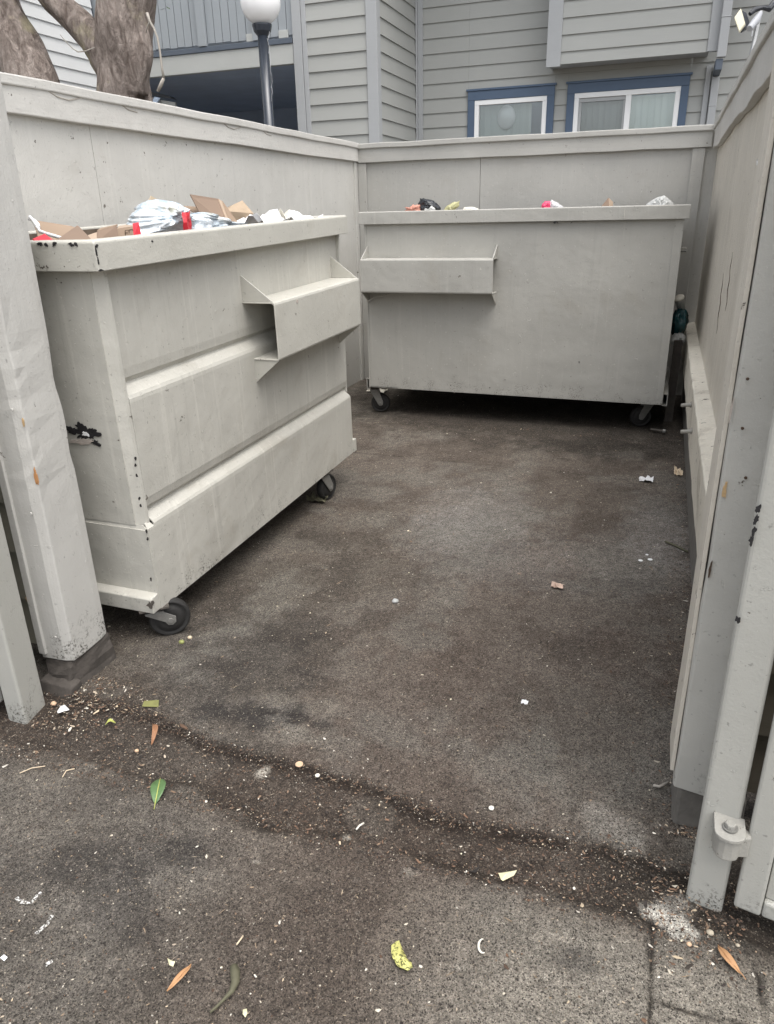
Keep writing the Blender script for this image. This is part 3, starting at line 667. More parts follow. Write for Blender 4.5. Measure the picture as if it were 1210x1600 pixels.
# straight corner strip, then the end face
cs = [(XF-.006, Y0), (XF+.026, Y0+.020), (XF+.028, Y0+.033), (XF-.02, YE)]
b.loft([[(x, y, 1.362) for x, y in cs], [(x, y, .452) for x, y in cs]], False, False)
b.add([(XF+.042, YE, .462), (XF+.042, YE, .14), (XF+.042, Y0-.004, .14), (XF+.042, Y0-.004, .462)], [(0, 1, 2, 3)])
b.add([(XF+.042, YE, .462), (XF+.042, Y0-.004, .462), (XF+.02, Y0+.01, .478), (XF+.02, YE, .478)], [(0, 1, 2, 3)])
b.add([(XF-.006, Y0, 1.362), (XF-.006, Y0, .476), (XB, Y0, .476), (XB, Y0, 1.362)], [(0, 1, 2, 3)])
b.add([(XF+.042, Y0-.004, .462), (XF+.042, Y0-.004, .14), (XB, Y0-.004, .14), (XB, Y0-.004, .462)], [(0, 1, 2, 3)])
b.add([(XF+.042, Y0-.004, .462), (XF+.02, Y0, .478), (XB, Y0, .478), (XB, Y0-.004, .462)], [(0, 1, 2, 3)])
b.add([(XF, Y1, 1.362), (XF, Y1, .14), (XB, Y1, .14), (XB, Y1, 1.362)], [(0, 1, 2, 3)])
b.add([(XB, Y0, 1.362), (XB, Y1, 1.362), (XB, Y1, .14), (XB, Y0, .14)], [(0, 1, 2, 3)])
b.add([(XF+.042, Y0-.004, .145), (XF+.042, Y1, .145), (XB, Y1, .145), (XB, Y0-.004, .145)], [(0, 1, 2, 3)])
body = b.build('body', 'dump', LD, 0)
sm = body.modifiers.new('thickness', 'SOLIDIFY'); sm.thickness = .004; sm.offset = -1
b = MB(); b.box(XB+.01, XF-.034, Y0+.012, Y1-.012, .16, .17); b.box(XB+.008, XB+.010, Y0+.012, Y1-.012, .17, 1.42); b.box(XB+.01, XF-.03, Y0+.008, Y0+.010, .17, 1.42); b.box(XB+.01, XF-.03, Y1-.010, Y1-.008, .17, 1.42); b.box(XF-.032, XF-.030, Y0+.012, Y1-.012, .17, 1.42)
b.build('liner', 'inside', LD)
b = MB(); b.box(-2.55-ox+.0705, -2.55-ox+.073, .11, 3.86-oy, 1.25, 1.432); b.build('rusty_lip', 'inside', LD)
# rim: four mitred channels
def rim_ring(x0, x1, y0, y1): return [(x0, y0), (x1, y0), (x1, y1), (x0, y1)]
b = MB(); RX0, RX1, RY0, RY1 = -2.55-ox, 0., 0.02, 3.93-oy
outer = [(RX0, RY0), (RX1+.018, RY0), (RX1, RY1), (RX0, RY1)]; inner = rim_ring(RX0+.07, RX1-.075, RY0+.08, RY1-.06); lip = [(RX0+.004, RY0+.004), (RX1+.014, RY0+.004), (RX1-.004, RY1-.004), (RX0+.004, RY1-.004)]
b.loft([[(x, y, 1.362) for x, y in inner], [(x, y, 1.352) for x, y in lip], [(x, y, 1.350) for x, y in outer], [(x, y, 1.436) for x, y in outer], [(x, y, 1.442) for x, y in ((RX0+.006, RY0+.006), (RX1+.012, RY0+.006), (RX1-.006, RY1-.006), (RX0+.006, RY1-.006))], [(x, y, 1.440) for x, y in inner], [(x, y, 1.362) for x, y in inner]], False)
b.build('rim', 'rim', LD, .005)
b = MB(); b.box(XF-.05, XF+.022, Y1-.0, Y1+.014, .50, 1.35); b.build('end_plate', 'dump', LD, .003)
b = MB(); b.prism([(XF+.043, Y0-.050, .140), (XB, Y0-.050, .140), (XB, Y0-.006, .140), (XF+.043, Y0-.006, .140)], [(XF+.042, Y0-.050, .200), (XB, Y0-.050, .200), (XB, Y0-.006, .208), (XF+.042, Y0-.006, .208)]); b.build('base_channel', 'dump', LD, .004)
b = MB(); b.box(XF-.02, XF+.052, Y1+.001, Y1+.040, .14, .215); b.build('base_channel', 'dump', LD, .003)
# fork pocket
pk = MB(); py0, py1 = 2.865-oy, 3.80-oy; zt, zb_ = 1.138, .893; xo = XF+.158
pr = [(XF, zt), (xo-.012, zt), (xo-.003, zt-.003), (xo, zt-.012), (xo, zb_+.010), (xo-.003, zb_+.002), (xo-.012, zb_), (XF+.02, zb_)]
inn = [(XF+.02, zb_+.006), (xo-.013, zb_+.006), (xo-.006, zb_+.012), (xo-.006, zt-.013), (xo-.013, zt-.006), (XF, zt-.006)]
ring = pr+inn
pk.prism([(x, py0, z) for x, z in ring], [(x, py1, z) for x, z in ring])
pocket = pk.build('fork_pocket', 'rim', LD, .0015)
for y in (py0+.004, py1-.012):
    g_ = MB(); g_.prism([(XF-.003, y, zt+.001), (xo-.010, y, zt+.001), (XF-.003, y, zt+.115)], [(XF-.003, y+.006, zt+.001), (xo-.010, y+.006, zt+.001), (XF-.003, y+.006, zt+.115)]); g_.build('gusset', 'rim', pocket, .001)
    g_ = MB(); g_.prism([(XF+.018, y, zb_-.001), (xo-.006, y, zb_-.001), (XF+.018, y, zb_-.110)], [(XF+.018, y+.006, zb_-.001), (xo-.006, y+.006, zb_-.001), (XF+.018, y+.006, zb_-.110)]); g_.build('gusset', 'rim', pocket, .001)
# wear
WO = (-1.61, 1.93)
def wear(u, v, plane, val, ww, hh, sd_, mt, name='paint_chip', n=36, rough=.5, par=None):
    par = par or LD
    Mi = Matrix.LocRotScale(par.location, par.rotation_euler, None).inverted(); A0 = Mi @ EYE; D0 = (Mi.to_3x3() @ ray(u, v)); ax_ = 0 if plane == 'x' else 1
    q = A0+D0*((val-(WO if par is LD else par.location)[ax_]-A0[ax_])/D0[ax_])
    a = (0, 1, 0) if plane == 'x' else (1, 0, 0)
    jag(q, a, (0, 0, 1), ww, hh, sd_, n, rough, .0016).build(name, mt, par)
yn = 1.9935
wear(135, 676, 'y', yn, .085, .055, 41, 'chip_black', n=60, rough=.75); wear(112, 672, 'y', yn, .05, .022, 42, 'chip_black', rough=.7); wear(150, 692, 'y', yn, .03, .02, 44, 'chip_black', rough=.8)
wear(128, 690, 'y', 1.9928, .09, .022, 43, 'chip_pink', rough=.6)
wear(134, 678, 'y', 1.9915, .022, .018, 45, 'white', rough=.6)
for i, (u, v, w_) in enumerate(((62, 381, .016), (72, 382, .012), (85, 381, .013), (112, 382, .016), (119, 382, .010))): wear(u, v, 'y', 1.9485, w_, .010, 60+i, 'chip_black', rough=.8, n=20)
for i, (u, v, w_, h_) in enumerate(((152, 384, .008, .008), (151, 395, .0035, .018), (154, 408, .0035, .020), (158, 422, .014, .007), (150, 389, .004, .014), (238, 377, .007, .006), (390, 359, .006, .005))): wear(u, v, 'x', -1.5905 if v > 380 or u < 200 else (-1.5945 if u < 300 else -1.602), w_, h_, 70+i, 'chip_black', rough=.7, n=22)
for i, (u, v) in enumerate(((212, 727), (214, 743), (218, 779), (220, 790), (229, 830), (231, 842), (236, 905), (212, 716))): wear(u, v, 'x', -1.6335 if v < 810 else -1.6185, .007, .012, 80+i, 'chip_black', rough=.7, n=16)
wear(236, 945, 'x', -1.618, .03, .03, 90, 'forkdark', rough=.9)
wear(310, 723, 'x', -1.636, .16, .004, 91, 'forkdark', 'scratch')
wear(465, 471, 'x', -1.5025, .014, .012, 93, 'chip_pink', n=20)
# casters
caster(LD, -1.632-ox, 2.050-oy, .143, .0-.006, rad(42), .078, .044, .052)
caster(LD, -1.660-ox, 3.560-oy, .143, -.042, rad(80), .074, .046)
caster(LD, -2.40-ox, 2.10-oy, .143, -.006, rad(60), .074, .046)
caster(LD, -2.40-ox, 3.60-oy, .143, -.042, rad(120), .074, .046)

# ---- far dumpster across the back, long face toward -y
BD = thing('dumpster', 'grey dumpster with flat smooth front across the back wall', 'dumpster', (-1.0, 5.4, 0))
bx, by = -1.0, 5.4
X0, X1, YF, YB = -2.098-bx, .086-bx, 0., 1.02
b = MB()
n_s = 9
fx = [X0+(X1-X0)*i/n_s for i in range(n_s+1)]
rings = []
for i, x in enumerate(fx):
    dd = .004*math.sin(i*1.7)
    rings.append([(x, YF, 1.42), (x, YF+dd, 1.0), (x, YF+dd*.6, .6), (x, YF, .222-.012*(i/n_s))])
b.loft(rings, False, False)
b.add([(X0, YF, 1.42), (X0, YF, .222), (X0, YB, .222), (X0, YB, 1.42)], [(0, 1, 2, 3)])
b.add([(X1, YF, 1.42), (X1, YF, .21), (X1, YB, .21), (X1, YB, 1.42)], [(0, 1, 2, 3)])
b.add([(X0, YB, 1.42), (X1, YB, 1.42), (X1, YB, .222), (X0, YB, .222)], [(0, 1, 2, 3)])
b.add([(X0, YF, .225), (X1, YF, .212), (X1, YB, .212), (X0, YB, .225)], [(0, 1, 2, 3)])
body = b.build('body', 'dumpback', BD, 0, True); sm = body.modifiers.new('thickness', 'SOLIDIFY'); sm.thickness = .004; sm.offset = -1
body.data.polygons.foreach_set('use_smooth', [False]*len(body.data.polygons))
b = MB(); b.box(X0+.01, X1-.01, YF+.010, YF+.012, .24, 1.44); b.box(X0+.01, X1-.01, YB-.012, YB-.010, .24, 1.44); b.box(X0+.008, X0+.01, YF+.012, YB-.012, .24, 1.44); b.box(X1-.010, X1-.008, YF+.012, YB-.012, .24, 1.44); b.build('liner', 'inside', BD)
b = MB(); outer = rim_ring(-2.132-bx, .120-bx, -.035, YB+.035); inner = rim_ring(X0+.02, X1-.02, .03, YB-.03); i2 = rim_ring(-2.128-bx, .116-bx, -.031, YB+.031)
b.loft([[(x, y, 1.423) for x, y in inner], [(x, y, 1.421) for x, y in outer], [(x, y, 1.502) for x, y in outer], [(x, y, 1.507) for x, y in i2], [(x, y, 1.505) for x, y in inner], [(x, y, 1.423) for x, y in inner]], False)
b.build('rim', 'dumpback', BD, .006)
for x0, x1 in ((X0+.0, X0+.012), (X1-.05, X1+.004)):
    b = MB(); b.box(x0, x1, YF-.006, YF-.0005, .224 if x0 < -.9 else .214, 1.419); b.build('corner_strip', 'dumpback', BD, .001)
pk = MB(); px0, px1 = -2.085-bx, -1.105-bx; zt, zb_ = 1.190, .955; yo = -.150
pr = [(0, zt), (yo+.012, zt), (yo+.003, zt-.003), (yo, zt-.012), (yo, zb_+.012), (yo+.003, zb_+.003), (yo+.012, zb_), (0, zb_), (0, zb_+.006), (yo+.013, zb_+.006), (yo+.006, zb_+.013), (yo+.006, zt-.013), (yo+.013, zt-.006), (0, zt-.006)]
pk.prism([(px0, y, z) for y, z in pr], [(px1, y, z) for y, z in pr]); pocket = pk.build('fork_pocket', 'dumpback', BD, .0015)
for x in (px0+.002, px1-.010):
    g_ = MB(); g_.prism([(x, -.002, zt+.001), (x, yo+.010, zt+.001), (x, -.002, zt+.085)], [(x+.007, -.002, zt+.001), (x+.007, yo+.010, zt+.001), (x+.007, -.002, zt+.085)]); g_.build('gusset', 'dumpback', pocket, .001)
    g_ = MB(); g_.prism([(x, -.002, zb_-.001), (x, yo+.008, zb_-.001), (x, -.002, zb_-.085)], [(x+.007, -.002, zb_-.001), (x+.007, yo+.008, zb_-.001), (x+.007, -.002, zb_-.085)]); g_.build('gusset', 'dumpback', pocket, .001)
g_ = MB(); g_.tube([(px0+.01, -.06, zb_-.075), (px0+.06, -.055, zb_-.045), (px0+.14, -.05, zb_-.028), (px0+.26, -.04, zb_-.012)], [.004, .005, .005, .004], 6); g_.build('bent_rod', 'dumpback', pocket)
for xx, w_ in ((X0-.032, .030), (X1+.001, .036)):      # hollow base channels at either end
    b = MB(); y1 = YB; z0 = .20; q = [(0, 0), (w_, 0), (w_, .085), (0, .085)]; qi = [(.006, .006), (w_-.006, .006), (w_-.006, .079), (.006, .079)]
    b.loft([[(xx+a, .02, z0+c_) for a, c_ in q], [(xx+a, y1, z0+c_) for a, c_ in q], [(xx+a, y1, z0+c_) for a, c_ in qi], [(xx+a, .02, z0+c_) for a, c_ in qi], [(xx+a, .02, z0+c_) for a, c_ in q]], False); b.build('base_channel', 'dumpback', BD, .001)
for zz in (1.19, 1.215):
    b = MB(); b.box(X1+.001, X1+.05, .45, .60, zz, zz+.008); b.build('side_lug', 'dumpback', BD, .001)
caster(BD, -2.045-bx, 5.50-by, .213, .0, rad(15), .076, .045); caster(BD, -.045-bx, 5.585-by, .205, .0, rad(200), .076, .045)
caster(BD, -2.0-bx, 6.3-by, .213, .0, rad(70), .076, .045); caster(BD, -.02-bx, 6.3-by, .205, .0, rad(100), .076, .045)
for i, (u, v, w_, h_, mt) in enumerate(((868, 347, .03, .012, 'chip_black'), (893, 348, .012, .006, 'chip_black'))): wear(u, v, 'y', 5.363, w_, h_, 200+i, mt, par=BD, rough=.9, n=20)
wear(976, 333, 'y', 5.3635, .006, .07, 210, 'rim', 'weld_drip', par=BD, n=16)
r = random.Random(9)
for i in range(16): wear(r.uniform(590, 760)+(r.random() < .5)*r.uniform(0, 270), r.uniform(560, 606) if i < 12 else r.uniform(600, 622), 'y', 5.399, r.uniform(.004, .012), r.uniform(.003, .008), 300+i, 'chip_black' if i % 3 else 'chip_pink', par=BD, n=12)

# ================================================================== REFUSE IN AND AROUND THE DUMPSTERS
def heap(name, x0, x1, y0, y1, z, amp, seed):
    n1_, n2_ = 40, 40; b = MB(); vs = []; fs = []
    for i in range(n1_):
        for j in range(n2_):
            x = x0+(x1-x0)*i/(n1_-1); y = y0+(y1-y0)*j/(n2_-1); h = mnoise.fractal(Vector((x*5+seed, y*5, 0)), 1, 2, 4)
            vs.append((x, y, z+amp*h))
    for i in range(n1_-1):
        for j in range(n2_-1): fs.append((i*n2_+j, (i+1)*n2_+j, (i+1)*n2_+j+1, i*n2_+j+1))
    b.add(vs, fs); o = b.build(name, 'refuse', recalc=False); o['kind'] = 'stuff'; return o
heap('refuse_heap', -2.44, -1.73, 2.07, 3.80, 1.36, .04, 3)
heap('refuse_heap', -2.06, .05, 5.45, 6.36, 1.44, .03, 8)

def bag(name, c, r3, seed, mat, label=None, cat='bag', crease=.22, f=2.2, flat=None, parent=None, sub=4, knot=False):
    bm = bmesh.new(); bmesh.ops.create_icosphere(bm, subdivisions=sub, radius=1)
    for v in bm.verts:
        p = v.co.copy(); q = p*f+Vector((seed*3.7, seed*1.3, 0))
        th_ = math.atan2(p.y, p.x); fold = mnoise.noise(Vector((math.cos(th_)*3.2+seed, math.sin(th_)*3.2, p.z*.8)))*.9*(1-p.z*p.z*.6)
        ridge = 1-abs(mnoise.noise(q*.7)); ridge2 = 1-abs(mnoise.noise(q*2.3+Vector((5, 1, 2)))); ridge3 = 1-abs(mnoise.noise(q*5.1))
        k_ = 1+crease*.9*(ridge-.75)+crease*.38*(ridge2-.75)+crease*.10*(ridge3-.75)+crease*.55*fold*(mat != 'stone')
        if flat and p.z < 0: k_ *= flat
        v.co = Vector((p.x*r3[0], p.y*r3[1], p.z*r3[2]))*k_
    me = bpy.data.meshes.new(name); bm.to_mesh(me); bm.free()
    for p in me.polygons: p.use_smooth = True
    o = bpy.data.objects.new(name, me); C.objects.link(o); me.materials.append(M[mat])
    if parent: o.parent = parent
    o.location = c
    if label: tag(o, label, cat)
    return o
def crumple(name, c, s, seed, mat, label=None, cat='litter', n=9, amp=.35, rot=0, tilt=0., parent=None):     # crumpled sheet
    b = MB(); vs = []; fs = []
    for i in range(n):
        for j in range(n):
            x, y = (i/(n-1)-.5), (j/(n-1)-.5); q = Vector((x*3+seed*2.1, y*3, seed))
            z = amp*(abs(mnoise.noise(q))+.5*abs(mnoise.noise(q*2.7)))+tilt*x
            ed = 1+.25*mnoise.noise(Vector((x*4, y*4, seed*7.)))
            X, Y = x*s[0]*ed, y*s[1]*ed; vs.append((X*math.cos(rot)-Y*math.sin(rot), X*math.sin(rot)+Y*math.cos(rot), max(0, z)*s[2]))
    for i in range(n-1):
        for j in range(n-1): fs.append((i*n+j, (i+1)*n+j, (i+1)*n+j+1, i*n+j+1))
    b.add(vs, fs); o = b.build(name, mat, recalc=False); o.location = c
    m_ = o.modifiers.new('thickness', 'SOLIDIFY'); m_.thickness = .0008
    if parent: o.parent = parent
    if label: tag(o, label, cat)
    return o
def pillow(name, pix, f, val, depth, seed, mat, label=None, cat='bag', rings=9, sub=4, crease=.35, jitter=.05, parent=None, peak=1.):
    """a crumpled, filled bag whose outline is given; it bulges by depth to the front and the back"""
    P = [f(u, v, val) for u, v in pix]; Q = []; n0 = len(P)
    for i in range(n0):
        for k_ in range(sub): Q.append(P[i].lerp(P[(i+1) % n0], k_/sub))
    n = len(Q); c = sum(Q, Vector())/n; ax = Vector((1, 0, 0)) if f is at_x else Vector((0, -1, 0)); size = max((q_-c).length for q_ in Q)
    vs = []; fs = []
    Q = [q_+(q_-c)*jitter*mnoise.noise(q_*60+Vector((seed, 0, 0)))*2 for q_ in Q]
    def pt(q_, t, sg):
        p = c.lerp(q_, t); w_ = p-c; th_ = i_ang(w_)
        h = (max(0, 1-t**2))**.7; a_ = mnoise.noise(p*16/size*.12+Vector((seed, 2, 1))); f_ = mnoise.noise(Vector((math.cos(th_)*4.5+seed, math.sin(th_)*4.5, t*1.4))); g_ = abs(mnoise.noise(p*30/size*.22+Vector((0, seed, 3))))
        g2 = abs(mnoise.noise(p*62/size*.22+Vector((seed, 0, 7)))); return p+ax*sg*depth*h*(1+crease*(1.0*a_+.9*f_*t-1.0*g_-.5*g2+.15))
    def i_ang(w_): return math.atan2(w_.z, w_.y if f is at_x else w_.x)
    for sg in (1, -1):
        b0 = len(vs); vs.append(pt(Q[0], 0, sg))
        for r_ in range(1, rings+1):
            for q_ in Q: vs.append(pt(q_, r_/rings, sg))
        for i in range(n): fs.append((b0, b0+1+i, b0+1+(i+1) % n))
        for r_ in range(rings-1):
            for i in range(n): fs.append((b0+1+r_*n+i, b0+1+(r_+1)*n+i, b0+1+(r_+1)*n+(i+1) % n, b0+1+r_*n+(i+1) % n))
    o_ = parent.location if parent else c
    m = MB(); m.add([v-o_ for v in vs], fs); o = m.build(name, mat, parent, 0, False)
    if not parent: o.location = c
    bm = bmesh.new(); bm.from_mesh(o.data); bmesh.ops.remove_doubles(bm, verts=bm.verts, dist=.0004); bmesh.ops.recalc_face_normals(bm, faces=bm.faces); bm.to_mesh(o.data); bm.free()
    for i, p in enumerate(o.data.polygons): p.use_smooth = True
    if label: tag(o, label, cat)
    return o
k = N('see_through_bag'); f1 = k.noise(5, 5, .6, dist=2.5); f2 = k.noise(16, 7, .7, dist=3.)
c = k.mix(k.ramp(f1, .40, .60), (.38, .46, .52), (.72, .76, .79)); c = k.mix(k.ramp(k.noise(9, 3, .5), .56, .64), c, (.50, .50, .44)); c = k.mix(k.ramp(f2, .56, .62), c, (.90, .91, .93))
M['bagfilm'] = k.done(c, .34, k.bump(f2, .5, .012), .45)
# -- left dumpster
t = pillow('plastic_bag', ((208, 372), (210, 352), (215, 337), (221, 322), (231, 314), (246, 311.5), (262, 314), (275, 319), (285, 329), (295, 343), (301, 358), (301, 372)), at_x, -1.90, .10, 3, 'bagfilm', 'full white plastic bag with red print on top of the left dumpster', rings=22, sub=9, crease=.42)
b = MB(); vs = []; fs = []
for i in range(9):
    for j in range(7):
        q = at_x(285+i*1.5+(j/6)*3, 332+j*5.2-(2.5 if i in (0, 8) else 0)*(j in (0,)), -1.782-.003*abs(i-4)-.006*abs(j-3)/3); vs.append(q+Vector((.006*mnoise.noise(q*40), 0, 0)))
for i in range(8):
    for j in range(6): fs.append((i*7+j, (i+1)*7+j, (i+1)*7+j+1, i*7+j+1))
b.add([v-t.location for v in vs], fs); o = b.build('red_panel', 'red', t, recalc=False); o.modifiers.new('thickness', 'SOLIDIFY').thickness = .002
b = MB(); b.add([at_x(u, v, x)-t.location for u, v, x in ((208, 350, -1.80), (217, 348, -1.78), (220, 366, -1.76), (209, 370, -1.76), (214, 358, -1.765))], [(0, 1, 4), (1, 2, 4), (2, 3, 4), (3, 0, 4)]); o = b.build('red_panel', 'red', t, recalc=False); o.modifiers.new('thickness', 'SOLIDIFY').thickness = .002
pillow('plastic_bag', ((297, 372), (297, 345), (303, 333), (316, 331), (330, 337), (345, 343), (360, 350), (384, 352), (384, 366)), at_x, -1.88, .12, 5, 'bagfilm', 'clear crumpled plastic bag between the red printed bag and the open box', crease=.6, rings=16, sub=8)
def card(name, quads, mat, label=None, cat='box', parent=None, th=.004):
    b = MB()
    for q in quads: b.sheet(q, th)
    o = b.build(name, mat, parent)
    if label: tag(o, label, cat)
    return o
A = at_x
t = thing('cardboard_box', 'torn open brown cardboard box standing up behind the clear bag', 'box', (-2.02, 3.05, 1.36))
L_ = t.location
card('side', [[A(297, 304, -2.04)-L_, A(341, 311, -2.02)-L_, A(357, 352, -1.90)-L_, A(322, 352, -1.97)-L_]], 'carddark', parent=t)
card('taped_edge', [[A(341, 311, -2.015)-L_, A(348, 315, -2.005)-L_, A(361, 352, -1.89)-L_, A(357, 352, -1.895)-L_]], 'cardlight', parent=t)
card('flap', [[A(348, 314, -2.0)-L_, A(375, 352, -1.83)-L_, A(361, 353, -1.885)-L_]], 'cardboard', parent=t)
card('flap', [[A(281, 322, -2.10)-L_, A(318, 324, -2.05)-L_, A(345, 345, -1.97)-L_, A(318, 349, -1.96)-L_, A(300, 330, -2.05)-L_]], 'cardboard', parent=t)
b = MB(); ps = [(353, 330), (366, 319), (379, 313), (384, 319), (381, 327), (377, 333), (376, 350), (362, 352)]
c0 = A(369, 334, -2.06); ringp = [A(u, v, -2.10+.02*(i % 3)) for i, (u, v) in enumerate(ps)]
b.add([c0+Vector((.10, 0, 0))]+ringp+[p+Vector((-.12, .05, -.03)) for p in ringp], [(0, 1+i, 1+(i+1) % 8) for i in range(8)]+[(1+i, 9+i, 9+(i+1) % 8, 1+(i+1) % 8) for i in range(8)])
o = b.build('paper_bag', 'kraft'); tag(o, 'crumpled brown paper bag leaning beside the torn cardboard box', 'bag'); o.modifiers.new('thickness', 'SOLIDIFY').thickness = .0015
crumple('paper_scrap', (-1.84, 3.56, 1.44), (.30, .42, .14), 3, 'white', 'crumpled white paper near the far end of the left dumpster', 'paper', 14, .8)
t = thing('cardboard_box', 'square white carton corner poking up behind crumpled paper', 'box', (-2.0, 3.75, 1.40)); L_ = t.location
card('side', [[A(421, 332, -2.0)-L_, A(437, 332, -2.0)-L_, A(437, 352, -1.97)-L_, A(421, 352, -1.97)-L_]], 'white', parent=t)
card('flap', [[A(437, 332, -2.0)-L_, A(446, 338, -2.08)-L_, A(446, 352, -2.08)-L_, A(437, 352, -1.97)-L_]], 'white', parent=t)
crumple('paper_scrap', (-1.88, 3.72, 1.455), (.16, .22, .11), 7, 'offwhite', 'cream crumpled paper at the far tip of the left dumpster heap', 'paper', 12, .8)
card('paper_bag', [[A(223, 330, -2.2), A(236, 306, -2.2), A(249, 313, -2.2), A(262, 345, -2.2)], [A(236, 306, -2.2), A(249, 313, -2.2), A(258, 345, -2.3), A(240, 345, -2.3)]], 'tanpaper', 'pale tan paper bag corner peeking above the red printed bag', 'bag', th=.002)
t = thing('cardboard_box', 'flattened brown cardboard carton beside the white rope handle', 'box', (-2.0, 2.12, 1.38)); L_ = t.location
card('side', [[A(52, 346, -2.12)-L_, A(62, 346, -2.12)-L_, A(112, 354, -2.02)-L_, A(122, 358, -2.0)-L_, A(100, 378, -1.90)-L_, A(62, 378, -1.95)-L_]], 'cardboard', parent=t)
card('flap', [[A(85, 378, -1.80)-L_, A(121, 353, -1.93)-L_, A(124, 355, -1.92)-L_, A(146, 378, -1.78)-L_]], 'carddark', parent=t)
card('flap', [[A(51, 374, -1.88)-L_, A(70, 366, -1.9)-L_, A(86, 378, -1.86)-L_, A(60, 380, -1.86)-L_]], 'red', parent=t)
b = MB(); pts = [A(u, v, -1.97+.012*i) for i, (u, v) in enumerate(((46, 338), (52, 345), (58, 354), (62, 361), (72, 365), (86, 369), (97, 372), (106, 376)))]
b.tube(pts, .0055, 8); p2 = [A(u, v, -2.02+.006*i) for i, (u, v) in enumerate(((45, 342), (54, 344), (60, 350), (62, 357)))]; b.tube(p2, .005, 8)
o = b.build('rope_handle', 'white', None, 0, True); tag(o, 'white rope bag handle looping over the left end of the rubbish', 'handle')
t = thing('cardboard_box', 'small dark brown cardboard box lying next to the printed carton', 'box', (-1.88, 2.40, 1.38)); L_ = t.location
card('side', [[A(152, 361, -1.86)-L_, A(182, 353, -1.84)-L_, A(186, 376, -1.82)-L_, A(152, 378, -1.84)-L_]], 'carddark', parent=t)
card('flap', [[A(138, 368, -1.88)-L_, A(153, 363, -1.86)-L_, A(153, 378, -1.84)-L_, A(140, 378, -1.86)-L_]], 'cardlight', parent=t)
card('top', [[A(152, 361, -1.86)-L_, A(182, 353, -1.84)-L_, A(184, 351, -1.98)-L_, A(158, 357, -2.0)-L_]], 'cardboard', parent=t)
t = thing('cardboard_box', 'brown carton printed with a box outline symbol beside the red printed bag', 'box', (-1.86, 2.5, 1.38)); L_ = t.location
card('side', [[A(183, 358, -1.845)-L_, A(210, 354, -1.835)-L_, A(211, 378, -1.82)-L_, A(184, 378, -1.83)-L_]], 'cardboard', parent=t)
card('top', [[A(183, 358, -1.845)-L_, A(210, 354, -1.835)-L_, A(208, 350, -1.98)-L_, A(186, 354, -1.98)-L_]], 'cardlight', parent=t)
b = MB()
def stroke(a, b_, w_=.8):
    (u0, v0), (u1, v1) = a, b_; l = math.hypot(u1-u0, v1-v0); nx_, ny_ = -(v1-v0)/l*w_/2, (u1-u0)/l*w_/2
    b.sheet([A(u, v, -1.830)-L_ for u, v in ((u0+nx_, v0+ny_), (u1+nx_, v1+ny_), (u1-nx_, v1-ny_), (u0-nx_, v0-ny_))], .0008)
for a, c_ in (((196, 360), (208, 358.5)), ((208, 358.5), (208.4, 369)), ((208.4, 369), (196.5, 370.5)), ((196.5, 370.5), (196, 360)), ((202, 360), (202.3, 369)), ((197, 364), (200, 363.6)), ((203.5, 366.5), (207, 366))): stroke(a, c_)
b.build('printed_symbol', 'ink', t)
# -- far dumpster
Yq = 5.76
pillow('foam_scrap', ((632, 336), (634, 324), (641, 324), (646, 320), (655, 321), (659, 326), (661, 336)), at_y, 5.72, .05, 11, 'salmon', 'salmon pink crumbly foam scrap at the left of the far dumpster', 'scrap', jitter=.25)
pillow('plastic_bag', ((654, 336), (654, 312), (662, 310), (676, 313), (684, 319), (688, 324), (688, 336)), at_y, 5.80, .06, 12, 'filmblack', 'small glossy black plastic bag on the far dumpster rim', jitter=.12, crease=.6)
pillow('plastic_bag', ((660, 336), (664, 325), (670, 327), (674, 322), (680, 324), (683, 336)), at_y, 5.70, .04, 13, 'filmgrey', 'little white plastic bag in front of the black bag', jitter=.12, crease=.6)
pillow('plastic_bag', ((688, 336), (697, 323), (708, 316), (718, 314), (718, 322), (712, 327), (700, 336)), at_y, 5.76, .035, 14, 'filmyellow', 'pale yellow plastic film flap beside the black bag', jitter=.06)
pillow('paper_scrap', ((716, 336), (726, 324), (738, 323), (750, 327), (760, 336)), at_y, 5.76, .05, 15, 'offwhite', 'flat pale paper scrap just over the far dumpster rim', 'paper', jitter=.08)
t = pillow('plastic_bag', ((852, 336), (857, 318), (862, 312), (870, 316), (880, 322), (886, 336)), at_y, 5.77, .05, 16, 'film', 'white plastic bag with pink print in the middle of the far dumpster', crease=.5)
pillow('pink_panel', ((843, 336), (847, 319), (852, 314), (860, 314), (860, 336)), at_y, 5.74, .045, 17, 'pinkred', None, None, parent=t, crease=.5)
t = thing('cardboard_box', 'brown cardboard corner sticking up near the right of the far dumpster', 'box', at_y(945, 330, 5.78)); L_ = t.location; B_ = at_y
card('side', [[B_(934, 330, 5.76)-L_, B_(951, 309, 5.80)-L_, B_(953, 330, 5.74)-L_]], 'carddark', parent=t)
card('flap', [[B_(951, 309, 5.80)-L_, B_(958, 316, 5.88)-L_, B_(958, 332, 5.88)-L_, B_(953, 330, 5.74)-L_]], 'cardlight', parent=t)
pillow('plastic_bag', ((1004, 336), (1010, 319), (1018, 313), (1028, 308), (1038, 305), (1046, 311), (1053, 317), (1056, 336)), at_y, 5.78, .07, 18, 'filmgrey', 'greyish white plastic bag at the right end of the far dumpster', crease=.5, jitter=.02)
